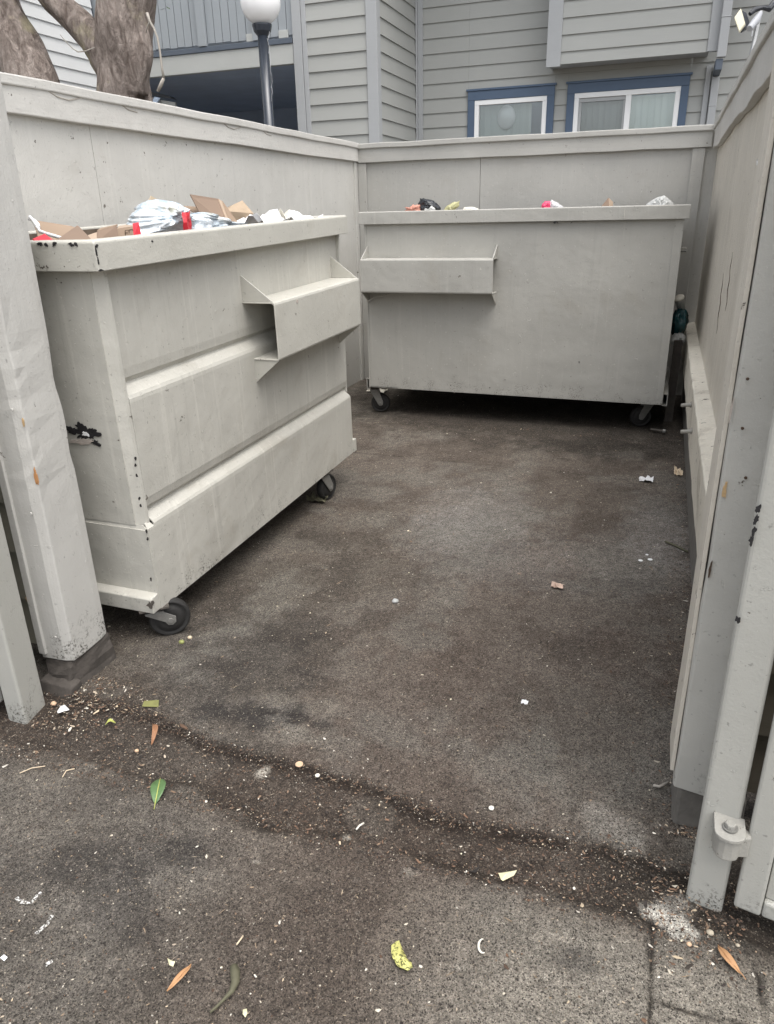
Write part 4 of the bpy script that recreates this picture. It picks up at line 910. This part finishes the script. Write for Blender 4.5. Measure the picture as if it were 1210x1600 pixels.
# -- squeezed in the gap at the right
t = thing('paper_cup', 'dented white paper cup lying in the gap right of the far dumpster', 'cup', (.15, 6.0, .80))
b = MB(); b.lathe([(.026, 0), (.034, .085), (.036, .086), (.034, .088), (.030, .084), (.024, .004)], 'z', (0, 0, 0), 18); o = b.build('cup', 'white', t, 0, True); o.rotation_euler = (.5, -.3, 0)
b = MB(); b.lathe([(.038, .086), (.038, .094), (.030, .100)], 'z', (0, 0, 0), 18); o = b.build('lid', 'offwhite', t, 0, True); o.rotation_euler = (.5, -.3, 0)
bag('plastic_bag', (.150, 6.0, .70), (.058, .12, .10), 21, 'filmteal', 'dark teal rubbish bag wedged in the gap beneath the cup', 'bag', .4, 2.6)
bag('plastic_bag', (.155, 5.90, .585), (.050, .07, .05), 22, 'filmgrey', 'greyish film bag wedged under the teal rubbish bag', 'bag', .4, 3)
t = thing('wooden_board', 'grey upright board end leaning in the gap right of the far dumpster', 'board', (.155, 5.78, 0))
b = MB(); b.longbox(-.03, .028, -.02, .02, .0, .60, 'z', 6, .002, 4); b.build('plank', 'footing', t, .003)
t = thing('pipe_scrap', 'dull grey pipe scrap on the floor beside the far caster', 'scrap', (.08, 5.42, .015)); b = MB(); b.tube([(-.045, .015, .008), (.045, -.015, .009)], .008, 10); b.build('pipe', 'forkdark', t)
b = MB(); b.lathe([(.015, -.010), (.015, .010)], 'x', (.045, -.015, .009), 10); b.build('collar', 'fork', t, .003)

# ================================================================== BUILDING
EXP = .168
def siding(mb, x0, x1, z0, z1, y, d=(1, 0), n=(0, -1), o=(0, 0)):
    """lap boards on a wall: runs x0..x1 along d from o, outward normal n"""
    z = math.floor(z0/EXP)*EXP; pr = []
    while z < z1-1e-6:
        a, b_ = max(z, z0), min(z+EXP, z1)
        off = lambda q: .016*(1-(q-z)/EXP)+.001
        pr += [(off(a), a), (off(b_), b_)]; z += EXP
    def P(s, k_, z): return (o[0]+d[0]*s+n[0]*k_, o[1]+d[1]*s+n[1]*k_, z)
    ring = [(k_, z) for k_, z in pr]+[(-.04, z1), (-.04, z0)]
    mb.prism([P(x0, k_, z) for k_, z in ring], [P(x1, k_, z) for k_, z in ring])
BL = thing('apartment_building', 'grey lap sided apartment building with blue trimmed windows behind the fence', 'building', (0, 10.5, 0))
def bp(m, name, mat, parent=None, bevel=0.):
    par = parent or BL; off = par.matrix_basis.translation if par == BL else Vector((0, 0, 0))
    m.v = [(x, y-(10.5), z) for x, y, z in m.v]
    return m.build(name, mat, par, bevel)
YM, YLB, HT = 10.5, 9.0, 6.2
W1 = (-2.47-.13, -1.43-.073); W1 = (at_y(744, 165, YM).x-.10, at_y(855, 155, YM).x+.095); W2 = (at_y(898, 150, YM).x-.085, at_y(1062, 140, YM).x+.105)
ZW = 2.925; ZB = 1.30
segs = [(-3.33, W1[0], 0, HT), (W1[0], W1[1], ZW, HT), (W1[0], W1[1], 0, ZB), (W1[1], W2[0], 0, HT), (W2[0], W2[1], ZW, HT), (W2[0], W2[1], 0, ZB), (W2[1], 4.5, 0, HT)]
for x0, x1, z0, z1 in segs:
    m = MB(); siding(m, x0+.0005, x1-.0005, z0, z1, YM, o=(0, YM)); bp(m, 'siding', 'siding')
m = MB(); siding(m, -4.2, -3.30, 0, HT, YLB, o=(0, YLB)); bp(m, 'siding', 'siding')
m = MB(); siding(m, 0, YM-YLB, 0, HT, 0, d=(0, 1), n=(1, 0), o=(-3.30, YLB)); bp(m, 'siding', 'siding')
def vtrim(x0, x1, y0, y1, z0=0, z1=HT, mat='btrim'):
    m = MB(); m.box(x0, x1, y0, y1, z0, z1); bp(m, 'corner_trim', mat, None, .004)
vtrim(-3.400, -3.272, YLB-.030, YLB-.001); vtrim(-3.301, -3.272, YLB, YLB+.09)
vtrim(-4.30, -4.19, YLB-.035, YLB+.10); vtrim(-4.185, -4.13, YLB-.028, YLB+.03)
vtrim(-3.285, -3.265, YM-.07, YM-.02); vtrim(-3.264, -3.20, YM-.034, YM-.018)
# projecting upper bay with its soffit, left corner bracket, downspout
YBAY = 10.12; bx0, bx1, bz = at_y(858, 100, YBAY).x, at_y(1108, 78, YBAY).x, at_y(980, 92, YBAY).z
m = MB(); siding(m, bx0, bx1, bz, HT, YBAY, o=(0, YBAY)); bp(m, 'upper_bay', 'siding')
m = MB(); m.box(bx0, bx1, YBAY+.042, YM-.02, bz+.01, bz+.05); bp(m, 'soffit', 'btrim')
m = MB(); m.box(bx0-.01, bx0+.012, YBAY+.02, YM-.02, bz-.0, HT); bp(m, 'bay_side', 'btrim')
vtrim(bx0-.03, bx0+.135, YBAY-.032, YBAY+.02, bz-.025)
vtrim(bx1-.02, bx1+.11, YBAY-.032, YBAY+.02, bz+.0)
dsx = .285
m = MB(); m.box(dsx, dsx+.085, YM-.085, YM-.022, 0, 2.86); m.box(dsx-.004, dsx+.089, YM-.089, YM-.02, 2.56, 2.575); bp(m, 'downspout', 'btrim', None, .008)
m = MB(); d0 = at_y(1133, 40, YBAY-.1).x; m.box(d0-.045, d0+.05, YBAY-.12, YBAY-.05, 2.99, HT); m.box(d0-.05, d0+.055, YBAY-.125, YBAY-.045, 3.36, 3.375); bp(m, 'downspout', 'btrim', None, .008)
m = MB(); m.box(dsx+.005, dsx+.08, YBAY-.10, YM-.03, 2.87, 2.98); bp(m, 'downspout_elbow', 'darkledge', None, .01)
vtrim(.215, .275, YM-.045, YM-.018, 0, 2.99)
# windows
def window(x0, x1, kind):
    wnd = MB(); tz, tw = .105, .088
    # blue trim boards butted end to end, the head standing proud
    wnd.box(x0-.02, x1+.02, YM-.052, YM-.018, ZW-.02, ZW+.004); W = bp(wnd, 'window', 'navy', None, .003)
    def sub(m, nm, mt, bev=.003): m.v = [(x, y-10.5, z) for x, y, z in m.v]; return m.build(nm, mt, W, bev)
    m = MB(); m.box(x0, x1, YM-.040, YM-.017, ZW-.02-tz, ZW-.021); sub(m, 'trim', 'navy')
    for a, b_ in ((x0, x0+tw), (x1-tw, x1)): m = MB(); m.box(a, b_, YM-.039, YM-.017, ZB, ZW-.021-tz); sub(m, 'trim', 'navy')
    m = MB(); m.box(x0+tw, x1-tw, YM-.039, YM-.017, ZB, ZB+.09); sub(m, 'trim', 'navy')
    a, b_, zt, zb_ = x0+tw+.002, x1-tw-.002, ZW-.02-tz-.002, ZB+.092; fwid = .055
    m = MB(); m.box(a, b_, YM-.032, YM+.05, zt-fwid, zt); m.box(a, b_, YM-.032, YM+.05, zb_, zb_+fwid)
    m.box(a, a+fwid, YM-.032, YM+.05, zb_+fwid+.0005, zt-fwid-.0005); m.box(b_-fwid, b_, YM-.032, YM+.05, zb_+fwid+.0005, zt-fwid-.0005); sub(m, 'frame', 'vinyl')
    a += fwid; b_ -= fwid; zt -= fwid; zb_ += fwid
    if kind == 2:
        xm = at_y(981, 180, YM).x; m = MB(); m.box(xm-.038, xm+.028, YM-.030, YM+.045, zb_, zt); sub(m, 'mullion', 'vinyl')
        m = MB(); m.box(a+.001, xm-.039, YM-.012, YM+.004, zt-.045, zt-.001); m.box(a+.001, a+.035, YM-.012, YM+.004, zb_, zt-.046); m.box(xm-.062, xm-.039, YM-.012, YM+.004, zb_, zt-.046); sub(m, 'screen_frame', 'greyframe')
        spans = [(a+.036, xm-.063, 'blinddark'), (xm+.029, b_-.001, 'blind')]
    else: spans = [(a+.001, b_-.001, 'curtain')]
    for p0, p1, mt in spans:
        m = MB(); m.box(p0, p1, YM+.012, YM+.018, zb_+.001, zt-.001); sub(m, 'pane', 'glass', 0)
        m = MB(); r = random.Random(int(p0*1000)); x = p0-.02; stop = p1+.02 if kind == 2 else p1-.16
        while x < stop:
            aa = r.uniform(.25, .5); m.prism([(x, YM+.10, zb_), (x+.082*math.cos(aa), YM+.10+.082*math.sin(aa), zb_), (x+.082*math.cos(aa), YM+.102+.082*math.sin(aa), zb_), (x, YM+.102, zb_)], [(x, YM+.10, zt), (x+.082*math.cos(aa), YM+.10+.082*math.sin(aa), zt), (x+.082*math.cos(aa), YM+.102+.082*math.sin(aa), zt), (x, YM+.102, zt)]); x += .074
        sub(m, 'blind', mt, 0)
    return W
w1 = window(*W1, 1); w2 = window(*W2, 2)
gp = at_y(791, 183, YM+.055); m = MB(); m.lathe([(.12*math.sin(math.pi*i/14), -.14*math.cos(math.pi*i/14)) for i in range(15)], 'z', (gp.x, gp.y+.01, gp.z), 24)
m.v = [(x, 10.575+(y-gp.y)*.25, z) for x, y, z in m.v]; m.v = [(x, y-10.5, z) for x, y, z in m.v]; m.build('globe_reflection', 'globe', w1, 0, True)  # white globe added behind the glass to stand in for a lamp reflection
# dark room behind the windows
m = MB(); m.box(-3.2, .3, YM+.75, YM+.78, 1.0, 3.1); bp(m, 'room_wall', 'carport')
# balcony over the carport
m = MB(); fz0, fz1 = at_y(240, 121, YLB).z, at_y(240, 91, YLB).z; m.box(-7.05, -4.31, YLB-.02, YLB+.05, fz0, fz1); bal = bp(m, 'balcony', 'fascia', None, .006)
def bsub(m, nm, mt, bev=0.): m.v = [(x, y-10.5, z) for x, y, z in m.v]; return m.build(nm, mt, bal, bev)
m = MB(); m.box(-7.05, -4.31, YLB-.035, YLB+.06, fz1+.001, fz1+.055); bsub(m, 'ledge', 'darkledge', .004)
m = MB(); x = -7.03; zr0 = fz1+.085; r = random.Random(3)
while x < -4.33:
    m.box(x, x+.098, YLB+.0+r.uniform(-.003, .003), YLB+.022, zr0+r.uniform(-.006, .006), zr0+1.05); x += .106
bsub(m, 'railing', 'railing')
m = MB(); m.box(-7.03, -4.32, YLB+.024, YLB+.06, zr0+.16, zr0+.24); m.box(-7.03, -4.32, YLB-.04, YLB+.09, zr0+1.051, zr0+1.09); bsub(m, 'rail', 'railing')
for px_ in (316, 402): xx = at_y(px_, 60, YLB-.03).x; m = MB(); m.box(xx-.055, xx+.055, YLB-.045, YLB-.004, fz1+.06, zr0+1.05); bsub(m, 'rail_post', 'railing', .004)
for px_ in (392, 443): xx = at_y(px_, 68, YLB-.03).x; m = MB(); m.box(xx-.06, xx+.06, YLB-.02, YLB-.002, fz1+.06, fz1+.14); bsub(m, 'block', 'fascia', .004)
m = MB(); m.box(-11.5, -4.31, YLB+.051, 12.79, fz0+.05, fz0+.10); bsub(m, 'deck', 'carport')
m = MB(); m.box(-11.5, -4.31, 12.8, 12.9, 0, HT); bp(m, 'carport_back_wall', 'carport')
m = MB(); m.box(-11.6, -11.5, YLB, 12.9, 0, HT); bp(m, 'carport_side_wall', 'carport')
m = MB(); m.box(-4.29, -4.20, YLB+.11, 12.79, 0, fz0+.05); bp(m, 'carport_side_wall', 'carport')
m = MB(); m.box(-11.5, -4.31, 10.6, 10.7, fz0+.11, HT); bp(m, 'balcony_back_wall', 'railing')
m = MB(); m.box(-11.6, 4.6, 8.98, 13.2, HT+.002, HT+.2); bp(m, 'roof', 'darkledge')
# pale wing on the left
WG = thing('apartment_building', 'pale lap sided building wing behind the tree trunks', 'building', (-7.02, 7.45, 0))
EXP = .145
m = MB(); siding(m, -3.5, 1.5, 0, HT, 0, d=(0, 1), n=(1, 0), o=(0, 0)); m.build('siding', 'wing', WG)
m = MB(); m.box(-2.5, -.05, -3.5, 1.5, 0, HT); m.build('wall', 'wing', WG)
m = MB(); m.box(-2.7, .25, -3.7, 1.52, HT+.002, HT+.2); m.build('roof', 'darkledge', WG)
# slanted stair edge and pale panels in the shade below the balcony
YS = 9.22
def flat(pix, nm, mt, th=.03): m = MB(); m.prism([at_y(u, v, YS) for u, v in pix], [at_y(u, v, YS)+Vector((0, min(th, .1), 0)) for u, v in pix]); bp(m, nm, mt)
flat(((222, 140), (264, 150), (270, 155), (222, 146)), 'stair_stringer', 'lampbody', .25)
flat(((251, 156), (274, 160), (274, 190), (251, 190)), 'stair_panel', 'siding')
YS = 9.25
flat(((232, 150), (250, 155), (250, 190), (232, 190)), 'stair_panel', 'railing')
YS = 9.16
M['palepanel'] = plain('pale_blue_panel', (.62, .74, .92), .3, .03, 5, .05)
flat(((233, 165), (242, 151), (250, 153), (241, 167)), 'pale_panel', 'palepanel', .02)

# ================================================================== LAMP POST, FLOODLIGHT
lp = EYE+ray(407, 3)*(7.25/FPX)
LP = thing('street_lamp', 'white globe lamp on a slim black pole behind the left wall', 'lamp', (lp.x, lp.y, 0))
gz = lp.z; gr_ = .198
m = MB(); m.lathe([(max(.0005, gr_*math.sin(math.pi*i/24)), -gr_*math.cos(math.pi*i/24)) for i in range(25)], 'z', (0, 0, gz), 32); m.build('globe', 'globe', LP, 0, True)
m = MB(); m.lathe([(.050, -.10), (.085, -.06), (.098, -.012), (.098, .004), (.05, .006)], 'z', (0, 0, gz-gr_+.008), 28); m.build('collar', 'polepaint', LP, .003, False)
m = MB(); m.lathe([(.052, 0), (.052, gz-gr_-.09)], 'z', (0, 0, 0), 24); m.build('pole', 'polepaint', LP, 0, True)
m = MB(); r = random.Random(6)
for i in range(10): m.tube([(.075+r.uniform(-.01, .02), -.03+r.uniform(-.02, .02), gz-gr_-.06-.06*i), (.06+r.uniform(-.005, .03), -.03, gz-gr_-.06-.06*i-.07)], .0016, 4)
m.build('cobweb', 'cobweb', LP)
fl = EYE+ray(1156, 32)*(4.85/FPX)
FL = thing('floodlight', 'outdoor floodlight with yellowed lens on a stick above the right wall', 'light', fl)
def fp(u, v, dd=0): return EYE+ray(u, v)*((4.85+dd)/FPX)-fl
m = MB(); q = [fp(1147, 27), fp(1158, 12), fp(1165, 37), fp(1155, 50)]; back = [p+(RT*.012+FW*.02) for p in q]; m.prism(q, back); m.build('lens', 'lens', FL, .006, seg=3)
m = MB(); q2 = [fp(1158, 11.5, .01), fp(1169, 17, .06), fp(1175, 36, .06), fp(1165.5, 42, .01)]; m.prism([p+FW*.015-RT*.002 for p in q2], [p+FW*.07 for p in q2]); m.build('housing', 'lampbody', FL, .004)
m = MB(); m.tube([fp(1172, 22, .05), fp(1180, 15, .05), fp(1192, 12, .05), fp(1202, 14, .05), fp(1212, 2, .05)], [.013, .017, .013, .02, .022], 10); m.build('bracket_arm', 'lampbody', FL)
m = MB(); m.tube([fp(1189, 20, .04), fp(1181, 33, .02), fp(1171, 45, 0)], [.014, .026, .020], 14); m.build('motion_sensor', 'lampgrey', FL, .004)
m = MB(); m.tube([fp(1176, 48, 0), fp(1175, 57, 0)], .003, 5); m.build('sensor_tail', 'lampgrey', FL)
m = MB(); m.prism([fp(1189, 16, .09)+RT*a+FW*c_ for a, c_ in ((-.006, 0), (.014, 0), (.014, .03), (-.006, .03))], [fp(1172, 96, .09)+RT*a+FW*c_ for a, c_ in ((-.006, 0), (.014, 0), (.014, .03), (-.006, .03))]); m.build('stick', 'btrim', FL, .003)

# ================================================================== TREES
def tree(label, base, pts, rr, limbs, seed):
    T = thing('tree', label, 'tree', (base[0], base[1], 0)); o_ = Vector((base[0], base[1], 0)); r = random.Random(seed)
    m = MB()
    def dens(P, R, n=6):
        A_, B2 = [], []
        for i in range(len(P)-1):
            for k_ in range(n): t = k_/n; A_.append(Vector(P[i]).lerp(Vector(P[i+1]), t)); B2.append(R[i]*(1-t)+R[i+1]*t)
        return A_+[Vector(P[-1])], B2+[R[-1]]
    P, R_ = dens(pts, rr); m.tube([p-o_ for p in P], R_, 28, True, .28, seed); m.build('trunk', 'bark', T, 0, True)
    tips = [Vector(pts[-1])]
    for lp_, lr in limbs:
        m = MB(); P, R_ = dens(lp_, lr); m.tube([p-o_ for p in P], R_, 20, True, .22, seed+3); m.build('limb', 'bark', T, 0, True); tips.append(Vector(lp_[-1]))
    m = MB()
    for tp in tips:
        for _ in range(420):
            c_ = tp+Vector((r.gauss(0, .8), r.gauss(0, .8), r.gauss(.6, .45))); a, e = Vector((r.uniform(-1, 1), r.uniform(-1, 1), r.uniform(-1, .2))).normalized(), r.uniform(.05, .10)
            s_ = a.cross(Vector((0, 0, 1))).normalized()*.014 if abs(a.z) < .99 else Vector((.014, 0, 0)); c_ -= o_
            m.add([c_, c_+a*e*.5+s_, c_+a*e, c_+a*e*.5-s_], [(0, 1, 2, 3)])
    m.build('crown', 'leaf', T, recalc=False)
    return T
TY = 7.0
q = lambda u, v, Y=TY: tuple(at_y(u, v, Y))
tb_ = at_y(194, 152, TY)
T1 = tree('thick mottled tree trunk forking just above the left wall', (tb_.x, tb_.y), [(tb_.x+.02, tb_.y, -.05), (tb_.x+.01, tb_.y, 1.2), tuple(tb_), q(194, 110), q(194, 75), q(193, 35), q(194, 0), q(197, -60), q(215, -150)],
          [.34, .27, .255, .26, .275, .27, .262, .25, .19], [([q(180, 105), q(163, 78, TY-.02), q(140, 55, TY-.04), q(112, 27, TY-.06), q(84, 0, TY-.08), q(40, -50, TY-.1), q(0, -120, TY-.1)], [.20, .185, .150, .125, .120, .10, .07])], 3)
o_ = Vector((T1.location.x, T1.location.y, 0))
m = MB(); m.tube([at_y(u, v, TY-.28)-o_ for u, v in ((230, 20), (234, 33), (240, 43), (246, 58), (250, 80), (253, 105), (256, 122))], [.014, .012, .010, .009, .009, .010, .012], 8, True, .3, 4); m.tube([at_y(u, v, TY-.28)-o_ for u, v in ((256, 122), (252, 132), (247, 143))], [.013, .018, .015], 8); m.tube([at_y(u, v, TY-.28)-o_ for u, v in ((234, 33), (231, 40), (228, 52))], [.007, .005, .004], 6); m.build('dead_branch', 'twig', T1, 0, True)
m = MB(); m.tube([at_y(u, v, TY-.2)-o_ for u, v in ((94, 54), (104, 66), (114, 76), (122, 81), (134, 80), (150, 74))], [.003, .004, .005, .006, .006, .007], 6); m.build('dead_branch', 'twig', T1)
t2b = at_y(48, 128, 6.7)
q2_ = lambda u, v: tuple(at_y(u, v, 6.7))
T2 = tree('leaning tree trunk at the top left corner', (t2b.x, t2b.y), [(t2b.x+.25, t2b.y, -.05), (t2b.x+.15, t2b.y, 1.3), tuple(t2b), q2_(30, 85), q2_(12, 40), q2_(-2, 0), q2_(-30, -80), q2_(-50, -160)], [.32, .28, .262, .235, .205, .18, .15, .11], [([q2_(0, -10), q2_(30, -70), q2_(60, -150)], [.10, .08, .05])], 9)

# ================================================================== THINGS LYING ON THE GROUND
def gz(x, y): return .004
def leaf(name, p0, p1, width, mat, label, cat='leaf', bend=.12, arch=.012, asym=.0, stem=0., seed=0, mid=None, taper=1.):
    a, b_ = at_z(*p0, .004), at_z(*p1, .004); d_ = b_-a; L = d_.length; d_.normalize(); n = Vector((-d_.y, d_.x, 0)); m = MB(); K = 14; r = random.Random(seed)
    c0 = (a+b_)/2; c0.z = 0; vs = []; fs = []
    for i in range(K+1):
        t = i/K; c_ = a+d_*L*t+n*bend*L*math.sin(math.pi*t); w_ = width/2*(math.sin(math.pi*min(1, max(0, t)**taper)))**.8+.0006; z = .003+arch*math.sin(math.pi*t)+r.uniform(0, .001)
        for s_ in (-1, -.5, 0, .5, 1): vs.append(tuple(c_+n*w_*s_+Vector((0, 0, z-c_.z+abs(s_)*w_*.35)) - c0))
    for i in range(K):
        for j in range(4): fs.append((i*5+j, (i+1)*5+j, (i+1)*5+j+1, i*5+j+1))
    m.add(vs, fs); o = m.build(name, mat, recalc=False, smooth=True); o.location = c0; o.modifiers.new('thickness', 'SOLIDIFY').thickness = .0005
    tag(o, label, cat)
    m = MB(); m.tube([a-c0-d_*stem*.0+Vector((0, 0, .003)), a+d_*L*.5+n*bend*L-c0+Vector((0, 0, arch+.002)), b_-c0+Vector((0, 0, .003))]+([b_+d_*stem-c0+Vector((0, 0, .002))] if stem else []), [.0008, .0014, .0012]+([.0010] if stem else []), 5); m.build('midrib', 'leafyellow' if mat == 'leafgreen' else mat, o)
    return o
leaf('leaf', (251, 1217), (243, 1256), .040, 'leafgreen', 'broad fresh green leaf with pale veins on the foreground concrete', bend=.03, stem=.022, seed=1)
leaf('leaf', (261, 1549), (299, 1508), .013, 'leaforange', 'slender tan orange leaf lying at the bottom left', bend=-.10, seed=2)
leaf('leaf', (1122, 1478), (1158, 1522), .018, 'leaforange', 'curved orange brown leaf beside the right gate', bend=-.12, stem=.014, seed=3)
leaf('leaf', (239, 1132), (237, 1164), .016, 'leafrust', 'rusty curled leaf on the dirt near the left posts', bend=.12, arch=.02, seed=4)
leaf('leaf', (165, 1133), (181, 1130), .014, 'leafyellow', 'small bright yellow green leaf near the rusty leaf', bend=.1, seed=5)
b = MB(); pts = [at_z(u, v, .006) for u, v in ((365, 1508), (368, 1520), (368, 1535), (362, 1549), (350, 1562), (338, 1574), (328, 1583))]; wds = [.012, .016, .014, .009, .005, .004, .003]; vs = []; fs = []
for i, p in enumerate(pts):
    tn = (pts[min(i+1, 6)]-pts[max(i-1, 0)]).normalized(); n = Vector((-tn.y, tn.x, 0)); vs += [p-n*wds[i]/1.6, p+Vector((0, 0, .004)), p+n*wds[i]/1.6]
for i in range(6): fs += [(i*3, i*3+1, i*3+4, i*3+3), (i*3+1, i*3+2, i*3+5, i*3+4)]
b.add(vs, fs); o = b.build('leaf', 'kelp', recalc=False, smooth=True); o.modifiers.new('thickness', 'SOLIDIFY').thickness = .001; tag(o, 'dark wilted strap leaf with a long thin stalk', 'leaf')
b = MB(); ps = [at_z(u, v, .005) for u, v in ((612, 1479), (618, 1473), (624, 1472), (630, 1487), (637, 1500), (643, 1507), (645, 1517), (638, 1522), (630, 1518), (622, 1512), (614, 1500), (612, 1490))]
r = random.Random(4); cc = sum(ps, Vector())/len(ps); b.add([cc+Vector((0, 0, .014))]+[p+Vector((0, 0, r.uniform(0, .012))) for p in ps], [(0, 1+i, 1+(i+1) % 12) for i in range(12)]); o = b.build('leaf', 'leafspot', recalc=False); o.modifiers.new('thickness', 'SOLIDIFY').thickness = .0008; tag(o, 'crumpled yellow leaf speckled dark brown in the foreground', 'leaf')
b = MB(); b.sheet([at_z(u, v, .005)+Vector((0, 0, h)) for u, v, h in ((222, 1104, .0), (226, 1097, .004), (249, 1096, .006), (248, 1105, .001))], .0008); o = b.build('leaf', 'leafolive'); tag(o, 'torn rectangular olive leaf piece near the left post', 'leaf')
def scrap(name, pix, mat, label, cat, lift=.008, th=.0006, seed=0):
    r = random.Random(seed); b = MB(); ps = [at_z(u, v, .004)+Vector((0, 0, r.uniform(0, lift))) for u, v in pix]; cc = sum(ps, Vector())/len(ps); n = len(ps)
    b.add([cc+Vector((0, 0, lift*.9))]+ps, [(0, 1+i, 1+(i+1) % n) for i in range(n)]); o = b.build(name, mat, recalc=False); o.modifiers.new('thickness', 'SOLIDIFY').thickness = th; return tag(o, label, cat)
scrap('paper_scrap', ((90, 1112), (96, 1106), (102, 1104), (109, 1110), (100, 1113), (91, 1116)), 'white', 'torn white paper scrap at the foot of the left posts', 'paper', seed=1)
scrap('paper_scrap', ((1, 1498), (7, 1493), (12, 1496), (7, 1502)), 'white', 'tiny square white paper bit at the bottom left edge', 'paper', .003, seed=2)
scrap('paper_scrap', ((779, 1366), (808, 1363), (803, 1370), (786, 1380), (783, 1378)), 'cream', 'pale yellow triangular scrap on the foreground concrete', 'scrap', .012, seed=3)
scrap('paper_scrap', ((262, 1498), (267, 1501), (274, 1504), (271, 1511), (265, 1508)), 'cream', 'pale green torn scrap beside the slender tan leaf', 'scrap', .006, seed=4)
scrap('petal', ((380, 1579), (386, 1578), (387, 1585), (384, 1592), (380, 1586)), 'cream', 'pale yellow petal at the bottom of the foreground', 'petal', .004, seed=5)
crumple('paper_scrap', at_z(1010, 751, .003), (.075, .055, .045), 21, 'white', 'crumpled white tissue by the right ledge', 'paper', 8, .9)
crumple('food_scrap', at_z(871, 917, .003), (.05, .04, .03), 22, 'pinkscrap', 'pinkish crumbled food scrap on the middle of the slab', 'scrap', 8, 1.)
crumple('paper_scrap', at_z(820, 1098, .003), (.022, .020, .02), 23, 'white', 'small white crumpled bit in front of the mid slab', 'paper', 6, .9)
for i, (u, v, s_) in enumerate(((1001, 877, .015), (1016, 875.5, .016), (1011, 868, .010))):
    b = MB(); b.lathe([(.0005, .003), (s_*.6, .003), (s_*.7, .002), (s_*.6, .0005)], 'z', (0, 0, .003), 12); o = b.build('petal', 'white'); o.location = at_z(u, v, .0); tag(o, 'round white petal in a cluster of three by the right ledge', 'petal', 'three white petals by the ledge')
for u, v, s_, lb in ((468, 1195.5, .0115, 'round tan wooden disc at the edge of the dirt gutter'), (496.5, 1213, .0068, 'little cream disc just below the tan wooden disc'), (768, 1264, .0075, 'little pale ring at the right half of the dirt gutter')):
    b = MB(); b.lathe([(s_, 0), (s_, .0028), (s_*.8, .0034), (s_*.75, .0024), (.001, .0024)], 'z', (0, 0, .002), 20); o = b.build('wooden_disc' if s_ > .01 else 'bottle_cap', 'woodcap' if s_ > .01 else 'offwhite', None, .0008); o.location = at_z(u, v, 0); tag(o, lb, 'disc')
def pebble(u, v, s_, mat, label, seed, cat='stone'):
    return bag('pebble', at_z(u, v, s_*.5), (s_, s_*.85, s_*.7), seed, mat, label, cat, .3, 1.5, sub=2)
pebble(1110, 1457, .008, 'stone', 'tan pebble beside the white crust by the right gate', 3)
pebble(1077, 1475, .006, 'woodcap', 'small orange pebble below the white crust', 4)
pebble(1153, 1477, .005, 'stone', 'little pale pebble touching the curved orange brown leaf', 5)
pebble(214, 1173, .007, 'woodcap', 'orange pink pebble below the rusty curled leaf', 6)
pebble(284, 1003, .011, 'fruit', 'yellow green fruit beside the near caster wheel', 7, 'fruit')
pebble(297, 996, .010, 'tanpaper', 'pale tan crumb by the near caster wheel', 8, 'crumb')
pebble(84, 1099, .010, 'woodcap', 'pinkish pebble at the foot of the left gate post', 9)
pebble(618, 939, .014, 'filmgrey', 'pale lilac petal lump on the middle of the floor', 10, 'petal')
b = MB(); pts = [at_z(755+7*math.cos(q_), 1478+11*math.sin(q_), .006) for q_ in [1.2+3.6*i/10 for i in range(11)]]; b.tube(pts, [.0012+.0018*math.sin(math.pi*i/10) for i in range(11)], 6); o = b.build('plastic_curl', 'offwhite', None, 0, True); tag(o, 'thin white crescent shaped curl on the right foreground', 'scrap')
def twig(pix, r_, mat, label):
    b = MB(); b.tube([at_z(u, v, .004+r_) for u, v in pix], r_, 6); o = b.build('twig', mat, None, 0, True); return tag(o, label, 'twig')
twig(((1021, 1227), (1030, 1229), (1045, 1222)), .004, 'twig', 'splintered pale twig against the foot of the right post')
twig(((31, 1208), (50, 1200), (71, 1197)), .0014, 'tanpaper', 'thin straw lying at the left of the foreground')
twig(((98, 1214), (104, 1204), (117, 1201)), .0016, 'tanpaper', 'bent straw beside the thin straw at left')
twig(((557, 1296), (562, 1290), (569, 1286)), .0026, 'offwhite', 'short white stick in the lower edge of the gutter')
twig(((1040, 846), (1055, 852), (1075, 862)), .005, 'kelp', 'dark twig on the floor against the right ledge')
twig(((370, 1476), (376, 1468), (380, 1462)), .002, 'tanpaper', 'short tan twig right of the slender tan leaf')
crumple('leaf', at_z(497, 783, .003), (.10, .07, .06), 25, 'kelp', 'withered leaf clump beside the far wheel of the left dumpster', 'leaf', 8, .9)
crumple('paper_scrap', at_z(590, 612, .003), (.16, .12, .05), 26, 'offwhite', 'dirty flattened paper behind the left caster of the far dumpster', 'paper', 9, .8)
crumple('paper_scrap', at_z(1060, 740, .003), (.05, .09, .05), 27, 'tanpaper', 'tan torn paper tucked against the right ledge', 'paper', 8, .9)
# worn white paint marks, flush on the slab
def mark(pix, wd, label):
    b = MB(); P = [at_z(u, v, .0) for u, v in pix]; vs = []; fs = []
    for i, p in enumerate(P):
        tn = (P[min(i+1, len(P)-1)]-P[max(i-1, 0)]).normalized(); n = Vector((-tn.y, tn.x, 0)); z = Vector((0, 0, .0055)); vs += [p-n*wd/2+z, p+n*wd/2+z]
    for i in range(len(P)-1): fs.append((i*2, i*2+1, i*2+3, i*2+2))
    b.add(vs, fs); o = b.build('paint_mark', 'marking', recalc=False); o.modifiers.new('thickness', 'SOLIDIFY').thickness = .0006; return tag(o, label, 'mark')
mark(((57, 1462), (66, 1454), (75, 1446), (83, 1432)), .009, 'straight worn white paint dash at the bottom left')
mark(((27, 1405), (33, 1412), (42, 1413), (52, 1412), (58, 1403), (66, 1397)), .009, 'hooked worn white paint mark above the straight dash')
mark(((72, 1511), (78, 1507), (83, 1504)), .009, 'short faded white paint dab below the straight dash')
